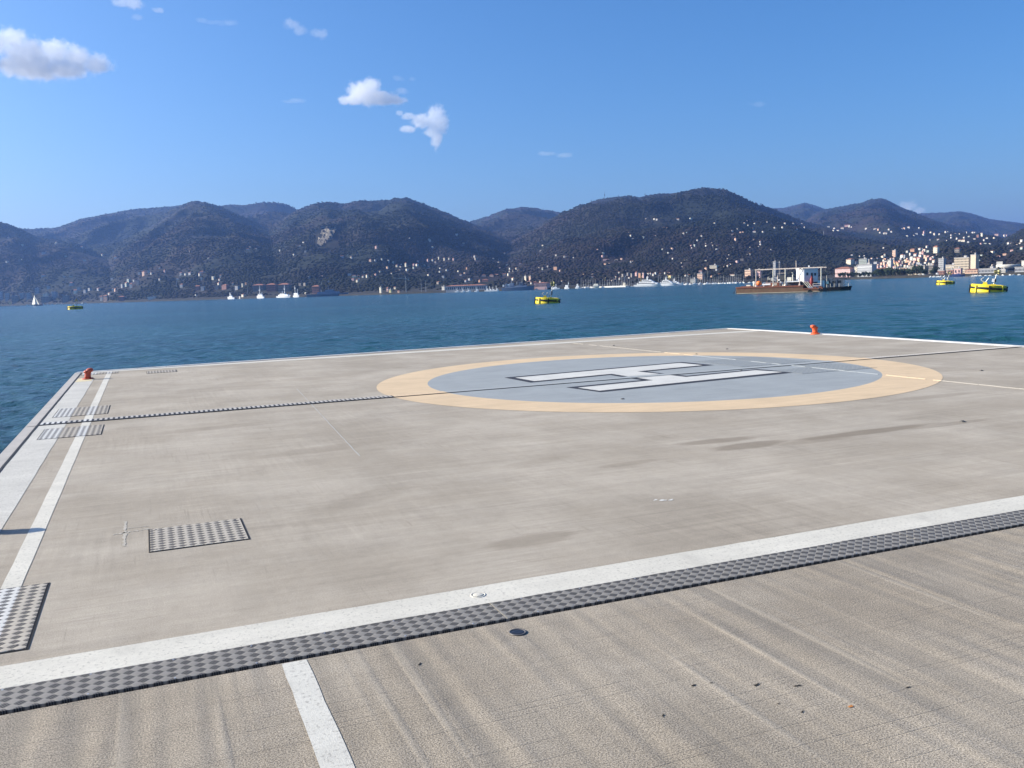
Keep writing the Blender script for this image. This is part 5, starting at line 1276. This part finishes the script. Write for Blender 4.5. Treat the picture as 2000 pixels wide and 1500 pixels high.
bpart(aux(604.5, 579, 'little cream launch between the white ships and the blue grey warship', 8, [(-2, 2, 2, 4)], None, 1, M_CREAMP, 2.0, .2, 'launch', 'boat', group=None), 'windows', M_GLASS, [(-1.6, 1.6, -.8, .3, 2.6, 3.4)])
ws = aux(1012, 567.5, 'grey warship with tall lattice masts behind the end of the white mole', 62, [(-26, 18, 5, 9.5), (-16, -8, 9.5, 15), (2, 9, 9.5, 15), (-24, -21, 9.5, 14)], (-13, 22, 14, 26), 1, M_SHIPB, 6, .08, 'warship', masts=[(-2, 9, 17), (14, 9, 14)], glass=[(2.5, 8.5, 12, 13.5)])
bpart(ws, 'lattice_mast', M_SHIPG, (), [((8, 0, 14), (9, 0, 27), .5, .2), ((6, 0, 21), (11, 0, 21), .2), ((-12.5, 1.5, 15), (-12.8, 0, 24), .3)])
bpart(ws, 'radar_dome', M_SHIPW, [(-30, -27, 0, 3, 8, 12), (-20, -15, -2, 4, 9, 13)])
for px, h_, lb in ((893, 5, 'leftmost small white fishing boat before the long red roofed shed'), (904, 5, 'second small white fishing boat before the long shed'), (915, 4, 'third small fishing boat before the long shed'), (931, 6, 'fishing boat with an orange mast base at the middle of the long shed'), (951, 7, 'white fishing boat left of the warship stern'), (957, 6, 'white fishing boat just left of the two end boats by the warship'), (963, 5, 'low cream fishing boat nearest the warship stern'), (970, 7, 'fishing boat with a red topped mast beside the warship')):
    aux(px, 572-(px-893)*.045, lb, 9, [(-1, 2.5, 2, 2+h_*.45)], (-.5, h_+1, 3, h_+4), 1, M_SHIPW, 2.0, .2, 'fishing_boat', 'fishing boat', group='fishing boats by the long shed')

# ---- white mole and the marina
def strip_wall(name, px0, py0, px1, py1, h, wid, mat, label, cat):
    a, b = on_sea(px0, py0), on_sea(px1, py1)
    d = (b-a).normalized(); n = Vector((-d.y, d.x, 0)); L = (b-a).length; m = max(2, int(L/14))
    mb = MB()
    for i in range(m):
        p, q = a+d*(L*i/m), a+d*(L*(i+1)/m-.15); j = hr.uniform(-.1, .1)
        mb.prism([(v.x, v.y) for v in (p, q, q+n*wid, p+n*wid)], SEA-3, SEA+h+j)
    o = mb.build(name, mat); tag(o, label, cat); return o
M_MOLE = paint('white_mole_stone', (.68, .65, .59), .85, var=.2, scale=.08)
strip_wall('breakwater', 1010, 566.9, 1222, 560.5, 1.6, 6, M_MOLE, 'long low white mole in front of the marina masts', 'mole')
strip_wall('breakwater', 986, 567.6, 1010, 566.9, 1.1, 5, paint('dark_mole_stone', (.12, .12, .12), .9), 'short dark end of the mole below the warship', 'mole')
strip_wall('quay_edge', 1660, 545.3, 1822, 539.6, .9, 5, M_MOLE, 'pale quay edge below the seafront trees', 'quay')
bpart(aux(1219, 560, 'pale square pier head building at the right end of the mole', 9, [], None, 1, M_DGREY, 1.2, .1, 'pier_head', 'pier head', group=None), 'tower', WALLM['c'], [(-2, 2.5, 0, 4, 1, 8.5)])
aux(1085, 564, 'white patrol boat on the mole just right of the centre buoy', 16, [(-4, 3, 2.5, 4.5)], (1, 7, 4, 10), -1, M_SHIPW, 2.6, .15, 'patrol_boat', 'boat', group=None)
aux(1107, 563.5, 'white tall cabin boat with antenna right of the patrol boat', 9, [(-3, 3, 2, 7.5)], (3.5, 10, 7, 14), -1, M_SHIPW, 2.2, .3, 'cabin_cruiser', 'boat', group=None)
aux(1128, 562.5, 'grey white tug shaped boat behind the mole left of the masts', 9, [(-3, 3, 2, 5), (-1.5, 1.5, 5, 9)], None, 1, M_SHIPW, 2.2, .2, 'tug_boat', 'boat', group=None)
bpart(aux(1164, 562, 'cream domed pavilion roof among the masts behind the mole', 12, [], None, 1, M_CREAMP, 2.2, .1, 'pavilion', 'pavilion', group=None), 'roof', M_CREAMP, [(-5, 5, 0, 5, 4, 8, .7), (-4, 4, 0, 4, 2, 4)])
def yacht(px, py, L, label, tiers, bow=1):
    root = afloat('motor_yacht', px, py, label, 'motor yacht', 'big white motor yachts', r=coast(azel(px, py)[0])-22, turn=-.38)
    mb = MB(); hull(mb, -L/2, L/2, L*.2, -1.5, 3.6, bow, .8, .55, .9, .10); mb.build('hull', M_SHIPW, root)
    for i, (x0, x1, z0, z1) in enumerate(tiers):
        mb = MB(); d = L*.16*(1-.12*i)
        mb.add([(x0, -d/2, z0), (x1, -d/2, z0), (x1, d/2, z0), (x0, d/2, z0), (x0+.4, -d/2, z1), (x1-(z1-z0)*1.3, -d/2, z1), (x1-(z1-z0)*1.3, d/2, z1), (x0+.4, d/2, z1)], [(3, 2, 1, 0), (4, 5, 6, 7), (0, 1, 5, 4), (1, 2, 6, 5), (2, 3, 7, 6), (3, 0, 4, 7)])
        mb.build('deck_house', M_SHIPW, root)
        bpart(root, 'window_band', M_GLASS, [(x0+1.5, x1-(z1-z0)*1.3-1, -d/2-.05, .25, z0+(z1-z0)*.38, z0+(z1-z0)*.78)])
    x0, x1, z0, z1 = tiers[-1]
    bpart(root, 'radar_mast', M_SHIPW, [((x0+x1)/2-1.6, (x0+x1)/2+.8, 0, 1.2, z1, z1+4, .5)], [(((x0+x1)/2, 0, z1+2), ((x0+x1)/2+.3, 0, z1+8), .3, .15), (((x0+x1)/2-2, 0, z1+4), ((x0+x1)/2+2, 0, z1+4), .2)])
    return root
yacht(1266, 558.3, 56, 'biggest white motor yacht with four decks, left of the other two yachts', [(-22, 22, 3.6, 7), (-17, 14, 7, 10), (-12, 9, 10, 13)])
yacht(1303, 557.3, 36, 'white motor yacht in the middle of the three, overlapping the biggest one', [(-14, 13, 3.6, 6.6), (-10, 9, 6.6, 9.6), (-8, 4, 9.6, 11.5)])
yacht(1320, 556.8, 30, 'smallest of the three white motor yachts, with a dark blue bow side', [(-12, 8, 3.6, 6.4), (-9, 3, 6.4, 8.2)])
def sail_proto(kind):
    root = empty('sailing_yacht', (0, 0, 0))
    mb = MB(); hull(mb, -5, 5, 3.0, -.8, 1.5, 1, .7, .25); mb.build('hull', [M_SHIPW, M_NAVY, M_SHIPW][kind], root)
    bpart(root, 'cabin', M_SHIPW, [(-2.5, 1.5, 0, 1.6, 1.4, 2.4, .8)])
    bpart(root, 'mast', M_ALU, (), [((.6, 0, 1.5), (.6, 0, 18), .24, .16), ((.6, -1.2, 9), (.6, 1.2, 9), .1)])
    bpart(root, 'boom', [M_CREAMP, M_NAVY, M_DGREY][kind], (), [((.6, 0, 3.3), (-4, 0, 3.2), .35)])
    return root
protos = [sail_proto(i) for i in range(3)]; first = [True]*3
MASTS = [(1135, 20), (1139, 14), (1144, 17), (1149, 19), (1153, 15), (1158, 13), (1163, 16), (1172, 13), (1177, 16), (1181, 13), (1186, 14), (1190, 16), (1196, 15), (1199, 18), (1204, 14), (1208, 13), (1214, 20), (1217, 17), (1225, 17), (1229, 15), (1233, 13), (1240, 15), (1247, 18),
         (1286, 20), (1291, 16), (1297, 19), (1302, 17), (1313, 17), (1320, 15), (1325, 19), (1331, 16), (1336, 15), (1340, 20), (1343, 24), (1348, 16), (1353, 18), (1357, 22), (1363, 19), (1368, 26), (1372, 15), (1376, 13), (1382, 26), (1387, 14), (1392, 16), (1396, 12), (1400, 13), (1404, 14), (1408, 15), (1413, 15), (1418, 13), (1422, 15), (1426, 17), (1431, 15), (1435, 21), (1439, 18), (1443, 15), (1447, 16), (1452, 14)]
for i, (px, h_) in enumerate(MASTS):
    k_ = [0, 1, 2, 0, 0, 2][i % 6]
    if first[k_]: o = protos[k_]; first[k_] = False
    else: o = copy_tree(protos[k_])
    az = azel(px, 560)[0]; r = coast(az)-(6 if px < 1250 else 14)+hr.uniform(-5, 5)
    p = at_dist(px, 560, r); p.z = SEA; s_ = depth_of(p)/FPX
    o.location = p; o.rotation_euler = (0, 0, -az+hr.choice([1.2, -1.2, 1.57, .9, .5])); o.scale = (s_, s_, s_*(h_+1)/18)
    big = h_ >= 22
    side = 'behind the white mole' if px < 1250 else ('among the motor yachts' if px < 1335 else 'in the marina left of the barge')
    lb = f'{"white" if k_ != 1 else "navy blue"} moored sailing yacht with bare mast {side}'
    if big: lb = {1343: 'moored yacht with a tall mast, leftmost of the tall ones in the marina', 1357: 'moored yacht with a tall mast just right of the white office', 1368: 'moored yacht with the tallest mast, in front of the peach block', 1382: 'moored yacht with the tallest mast right of the peach block'}.get(px, lb)
    tag(o, lb, 'yacht', 'sailing yachts moored in the marina')
def small_proto():
    root = empty('motor_boat', (0, 0, 0))
    mb = MB(); hull(mb, -3.4, 3.4, 2.2, -.5, 1.1, 1, .75, .3); mb.build('hull', M_SHIPW, root)
    bpart(root, 'cabin', M_SHIPW, [(-1.4, 1.4, 0, 1.3, 1.0, 2.3, .75)]); bpart(root, 'windscreen', M_GLASS, [(-1.0, 1.2, -.62, .15, 1.4, 2.0)])
    return root
sp = small_proto(); fst = True
SMALL = [(1342, 0), (1351, 0), (1366, 0), (1379, 0), (1386, 0), (1394, 0), (1398, 0), (1407, 0), (1416, 0), (1426, 0), (1437, 0), (1464, 1), (1471, 1), (1048, 2), (1146, 3), (1174, 3), (1192, 3), (50, 4), (54, 4), (82, 4), (90, 4), (99, 4), (108, 4), (113, 4), (118, 4), (158, 5), (164, 5), (1832, 6), (1838, 6), (1845, 6), (1824, 6), (1818, 6), (1899, 7), (1904, 7), (1909, 7), (1914, 7), (1925, 7), (1933, 7), (1946, 7), (1958, 7), (1972, 7), (1979, 7), (1990, 7)]
WHERE = ['moored at the outer edge of the marina', 'moored above the left end of the rusty barge', 'moored at the mole end', 'moored behind the mole', 'among boats by the left shore near the sailboat', 'by the left shore right of the left buoy', 'moored at the quay left of the blue ship', 'moored along the quay near the right edge']
for px, z_ in SMALL:
    o = sp if fst else copy_tree(sp); fst = False
    az = azel(px, 560)[0]; r = coast(az)-(9 if z_ != 0 else 22)+hr.uniform(-3, 3)
    if z_ in (0, 1): r = coast(az)-20
    p = at_dist(px, 560, r); p.z = SEA; s_ = depth_of(p)/FPX*hr.uniform(.8, 1.15)*(.7 if z_ in (4, 5) else 1)
    o.location = p; o.rotation_euler = (0, 0, -az+hr.choice([.2, -.3, .9, 3.0, 2.4])); o.scale = (s_,)*3
    tag(o, 'small white motor boat '+WHERE[z_], 'motor boat', 'small motor boats '+WHERE[z_])
# ---- seafront craft at right
bl = aux(1868, 538, 'long dark blue ship moored before the brick halls at right', 30, [(-8, 8, 2.6, 4.6), (2, 6, 4.6, 6.4)], (0, 8, 4, 9), 1, M_NAVY, 2.8, .08, 'supply_ship', 'ship', group=None)
pb = afloat('pilot_boat', 1793, 541.5, 'orange and white pilot boat with a white wake before the seafront trees', 'boat')
mb = MB(); hull(mb, -6, 6, 4, -1, 2.2, -1, .8, .3); mb.build('hull', M_ORANGE, pb); bpart(pb, 'cabin', M_SHIPW, [(-1, 3.5, 0, 2.6, 2, 5, .85)]); bpart(pb, 'window', M_GLASS, [(-.6, 3, -1.3, .2, 3.2, 4.3)])
mb = MB(); mb.add([(-6, -3, .05), (7, -2, .05), (20, -4.5, .04), (22, 3, .04), (7, 2.4, .05), (-6, 2.5, .05), (0, 0, .6), (10, 0, .35)], [(0, 1, 6), (1, 2, 7), (1, 7, 6), (2, 3, 7), (3, 4, 7), (4, 6, 7), (4, 5, 6), (5, 0, 6)]); mb.build('wake', M_SHIPW, pb)
def van(px, py, w_, h_, mat, label):
    base, r = land_hit(px, py); s_ = depth_of(base)/FPX; az = math.atan2(base.x, base.y)
    root = empty('parked_van', base, -az-.15, label, 'van', 'vans parked on the right quay', s_)
    mb = MB(); mb.box((0, 0, h_*.55), (w_, w_*.45, h_*.8)); mb.box((w_*.58, 0, h_*.42), (w_*.18, w_*.42, h_*.5), 0, 0, .8); mb.build('body', mat, root, bevel=0)
    bpart(root, 'window', M_GLASS, [(w_*.2, w_*.48, -w_*.226, .1, h_*.5, h_*.85)])
    for x in (-w_*.3, w_*.4): bpart(root, 'wheel', M_RUB, (), [((x, -w_*.24, h_*.14), (x, -w_*.16, h_*.14), h_*.15)])
van(1804, 539.6, 6, 4, M_SHIPW, 'white box van on the quay right of the orange pilot boat')
van(1795, 538.6, 4, 3, M_SHIPW, 'smaller white van on the quay behind the orange pilot boat')
van(1830, 537.3, 4, 4, M_SHIPW, 'rounded white van on the quay below the twin shaft tower')

# ---------------------------------------------------------------- cranes, masts and poles
M_STEEL = paint('grey_lattice_steel', (.34, .36, .37), .6, .2, var=.15)
M_YCR = paint('yellow_crane', (.55, .38, .08), .6, var=.15)
def lattice(root, name, mat, a, b, w_, n, r_):
    a, b = Vector(a), Vector(b); d = (b-a).normalized()
    t = Vector((0, 1, 0)); u = d.cross(t).normalized(); v = d.cross(u).normalized(); mb = MB()
    cs = [(u+v)*w_/2, (u-v)*w_/2, (-u-v)*w_/2, (-u+v)*w_/2]
    for c in cs: mb.tube(a+c, b+c, r_, None, 4)
    for i in range(n):
        p, q = a+(b-a)*(i/n), a+(b-a)*((i+1)/n)
        for k_ in range(4): mb.tube(p+cs[k_], q+cs[(k_+1) % 4], r_*.7, None, 4, cap=False)
    return mb.build(name, mat, root)
def on_land(name, px, py, label, cat, group=None, turn=0):
    base, r = land_hit(px, py); az = math.atan2(base.x, base.y)
    return empty(name, base, -az+turn, label, cat, group, depth_of(base)/FPX)
tc = on_land('tower_crane', 793.5, 573, 'grey tower crane with a long jib pointing left on the shore', 'crane')
lattice(tc, 'tower', M_STEEL, (0, 0, -2), (0, 0, 28), 1.3, 12, .22); lattice(tc, 'jib', M_STEEL, (7, 0, 25.5), (-23, -3, 28.5), 1.1, 16, .2)
bpart(tc, 'cab', M_SHIPG, [(-1, 1, 0, 1.6, 23.5, 25.5)]); bpart(tc, 'counterweight', M_SHIPG, [(4.5, 7, 0, 1.8, 23.5, 26)]); bpart(tc, 'tower_peak', M_STEEL, (), [((0, 0, 28), (0, 0, 31.5), .35), ((0, 0, 31.5), (-14, -2, 28), .1), ((0, 0, 31.5), (6.5, 0, 26), .1)])
for px, py, h_, lb in ((345.5, 564, 19, 'tall thin grey mast standing on the left knoll'), (746, 573, 17, 'thin leaning pole on the shore by the cream tower'), (823, 572, 24, 'left one of two thin dark poles right of the tower crane'), (824+0, 572, 24, None), (832, 571, 22, 'right one of two thin dark poles right of the tower crane'), (484, 578, 16, 'thin pole on the naval quay right of the leftmost white ship'), (628.5, 560, 9, 'pale mast above the red roofed barracks')):
    if lb is None: continue
    r_ = on_land('lamp_mast', px, py, lb, 'mast', 'thin masts along the shore'); bpart(r_, 'pole', M_STEEL, (), [((0, 0, -1), (.4, 0, h_), .42, .25)]); bpart(r_, 'head', M_STEEL, [(-.9, 1.4, 0, .8, h_-.6, h_)])
for px, py, h_, lean_, lb in ((1182, 551, 9, .1, 'leftmost yellow harbour crane behind the mole'), (1220, 555, 22, .35, 'slim grey harbour crane leaning right at the mole head'), (1252, 552, 16, .25, 'yellow harbour crane with raised jib left of the biggest yacht'), (1307, 548, 12, -.3, 'yellow harbour crane behind the middle motor yacht')):
    r_ = on_land('harbour_crane', px, py, lb, 'crane', 'harbour cranes by the marina'); mt_ = M_STEEL if 'grey' in lb else M_YCR
    bpart(r_, 'portal', mt_, (), [((-1.6, 0, -1), (0, 0, h_*.45), .35), ((1.6, 0, -1), (0, 0, h_*.45), .35)]); bpart(r_, 'cab', mt_, [(-1.2, 1.2, 0, 1.5, h_*.42, h_*.58)]); lattice(r_, 'jib', mt_, (0, 0, h_*.5), (lean_*h_, 0, h_), .7, 8, .18)
for px, py, h_, lb in ((1181, 391, 16, 'tallest radio mast on the ridge of the central hill'), (1178.5, 390.5, 5, 'short thick aerial beside the tallest radio mast'), (1155, 396, 6, 'leftmost small aerial on the ridge of the central hill'), (1192, 389, 4, 'small aerial just right of the tallest radio mast'), (1207.5, 387, 7, 'dark stubby radio mast right of the tallest one'), (1260, 386, 9, 'thin radio mast in the middle of the ridge'), (1287.5, 384, 8, 'rightmost thin radio mast on the ridge')):
    r_ = on_land('radio_mast', px, py, lb, 'radio mast', 'radio masts on the ridge')
    bpart(r_, 'lattice', M_DGREY, (), [((0, 0, -4), (0, 0, h_), .42, .2)]); bpart(r_, 'aerial', M_DGREY, [(-.8, .8, 0, .8, h_*.55, h_*.7)])
for px, py, h_ in ((1608.5, 461, 9),):
    r_ = on_land('radio_mast', px, py, 'pale lattice mast alone on the saddle above the barge', 'radio mast'); bpart(r_, 'lattice', M_STEEL, (), [((-.8, 0, -1), (0, 0, h_), .25), ((.8, 0, -1), (0, 0, h_), .25)])
# ---------------------------------------------------------------- clouds: real volumes high above the hills
def cloud(cx, cy_, blobs, label, dens=1.0, soft=1.0, alt=1250, nscale=.055, amp=1.0):
    """blobs: (x, y, rx, ry) in photo pixels; y down"""
    d = ray(cx, cy_); t_ = (alt-EYE.z)/d.z; t_ = min(t_, 15000)
    p = EYE+d*t_; mpp = (p-EYE).dot(FWD)/FPX
    az = math.atan2(d.x, d.y)
    roll = ROLL
    xs = [b[0]-cx for b in blobs]; zs = [cy_-b[1] for b in blobs]
    pts = [((b[0]-cx), (cy_-b[1]), b[2], b[3]) for b in blobs]
    x0, x1 = min(q[0]-q[2] for q in pts)*1.0, max(q[0]+q[2] for q in pts)
    z0, z1 = min(q[1]-q[3] for q in pts), max(q[1]+q[3] for q in pts)
    dm = max(max(q[2] for q in pts)*.9, 10)
    m, t = new_mat('cloud_vapour'); P = t.obj()
    nz = t.math('SUBTRACT', t.noise(t.vmath('ADD', P, (cx*.37, cy_*.91, 0)), nscale, 6, .62, .25), .5)
    nz2 = t.math('SUBTRACT', t.noise(t.vmath('ADD', P, (cx*.77, cy_*.31, 9)), nscale*3.2, 4, .6), .5)
    acc = None
    for x, z, rx, rz in pts:
        q = t.vmath('MULTIPLY', t.vmath('SUBTRACT', P, (x, 0, z)), (1/rx, 1/min(dm, max(rx, rz)), 1/rz))
        e = t.math('SUBTRACT', 1, t.vmath('LENGTH', q))
        acc = e if acc is None else t.math('SMOOTH_MAX', acc, e, .12)
    v = t.math('ADD', acc, t.math('ADD', t.math('MULTIPLY', nz, 1.6*amp), t.math('MULTIPLY', nz2, .6*amp)))
    den = t.sstep(v, .08, .08+.42*soft)
    den = t.math('MULTIPLY', den, dens*CLOUD_K/mpp)
    pv = t.n('ShaderNodeVolumePrincipled'); pv.inputs['Color'].default_value = (.995, .997, 1.0, 1); pv.inputs['Anisotropy'].default_value = .0
    t.set(pv.inputs['Density'], den)
    o_ = t.n('ShaderNodeOutputMaterial'); t.t.links.new(pv.outputs[0], o_.inputs['Volume'])
    mb = MB(); g = 1.12
    xm, zm = (x0+x1)/2, (z0+z1)/2
    mb.box((xm, 0, zm), ((x1-x0)*g, dm*2*g, (z1-z0)*g))
    o = mb.build('cloud', m)
    o.matrix_world = Matrix.Translation(p) @ Matrix.Rotation(-az, 4, 'Z') @ Matrix.Rotation(-ROLL, 4, 'Y') @ Matrix.Scale(mpp, 4)
    tag(o, label, 'cloud', 'small white clouds in the sky')
    return o
cloud(70, 108, [(-60, 118, 75, 42), (-10, 92, 46, 34), (30, 85, 38, 28), (60, 112, 60, 40), (105, 98, 42, 28), (140, 105, 42, 30), (175, 112, 38, 24), (60, 132, 80, 26), (120, 128, 60, 20)], 'big white cloud cut by the left edge, with a grey belly', 1.3)
cloud(722, 184, [(712, 182, 40, 28), (725, 168, 24, 18), (735, 190, 48, 17), (690, 196, 36, 11), (760, 194, 40, 10), (785, 194, 16, 5)], 'white hill shaped cloud with a flat base', 1.2, .8)
cloud(838, 238, [(852, 222, 22, 20), (858, 240, 26, 26), (826, 238, 30, 17), (852, 270, 15, 26), (845, 256, 22, 18), (800, 228, 18, 8), (796, 252, 22, 9), (780, 222, 10, 7)], 'ragged white cloud tapering downward like a tooth', 1.15, .9)
cloud(258, 6, [(256, 4, 30, 13), (240, 8, 24, 8), (305, 14, 14, 5)], 'white cloud cut by the top edge', .7)
cloud(267, 33, [(267, 33, 15, 7)], 'tiny puff just below the cloud cut by the top edge', .35)
cloud(447, 46, [(450, 45, 20, 6), (398, 44, 15, 5), (422, 46, 26, 3)], 'thin pair of flat wisps at the top left', .25, 1.2)
cloud(573, 50, [(570, 47, 22, 11), (586, 58, 18, 12)], 'slanting small cloud left of its round companion at the top', .45)
cloud(624, 66, [(624, 66, 22, 11)], 'round small cloud right of the slanting one at the top', .4)
cloud(787, 154, [(778, 153, 14, 7), (804, 154, 9, 6)], 'pale double wisp above the hill shaped cloud', .28, 1.2)
cloud(784, 177, [(784, 177, 17, 8)], 'small flat puff at the right shoulder of the hill shaped cloud', .4)
cloud(575, 197, [(580, 196, 22, 5), (560, 199, 16, 3)], 'faint short streak left of the hill shaped cloud', .28, 1.3)
cloud(1086, 302, [(1070, 300, 24, 5), (1102, 303, 22, 6), (1060, 300, 14, 5)], 'flat streaky cloud in the middle of the sky', .28, 1.1)
cloud(1480, 204, [(1480, 204, 22, 6)], 'faint lone wisp in the right part of the sky', .16, 1.5)
cloud(1783, 407, [(1775, 404, 20, 15), (1766, 400, 13, 10), (1795, 412, 18, 10)], 'cream cloud rising behind the saddle of the right hills', .7, 1.0, alt=900)
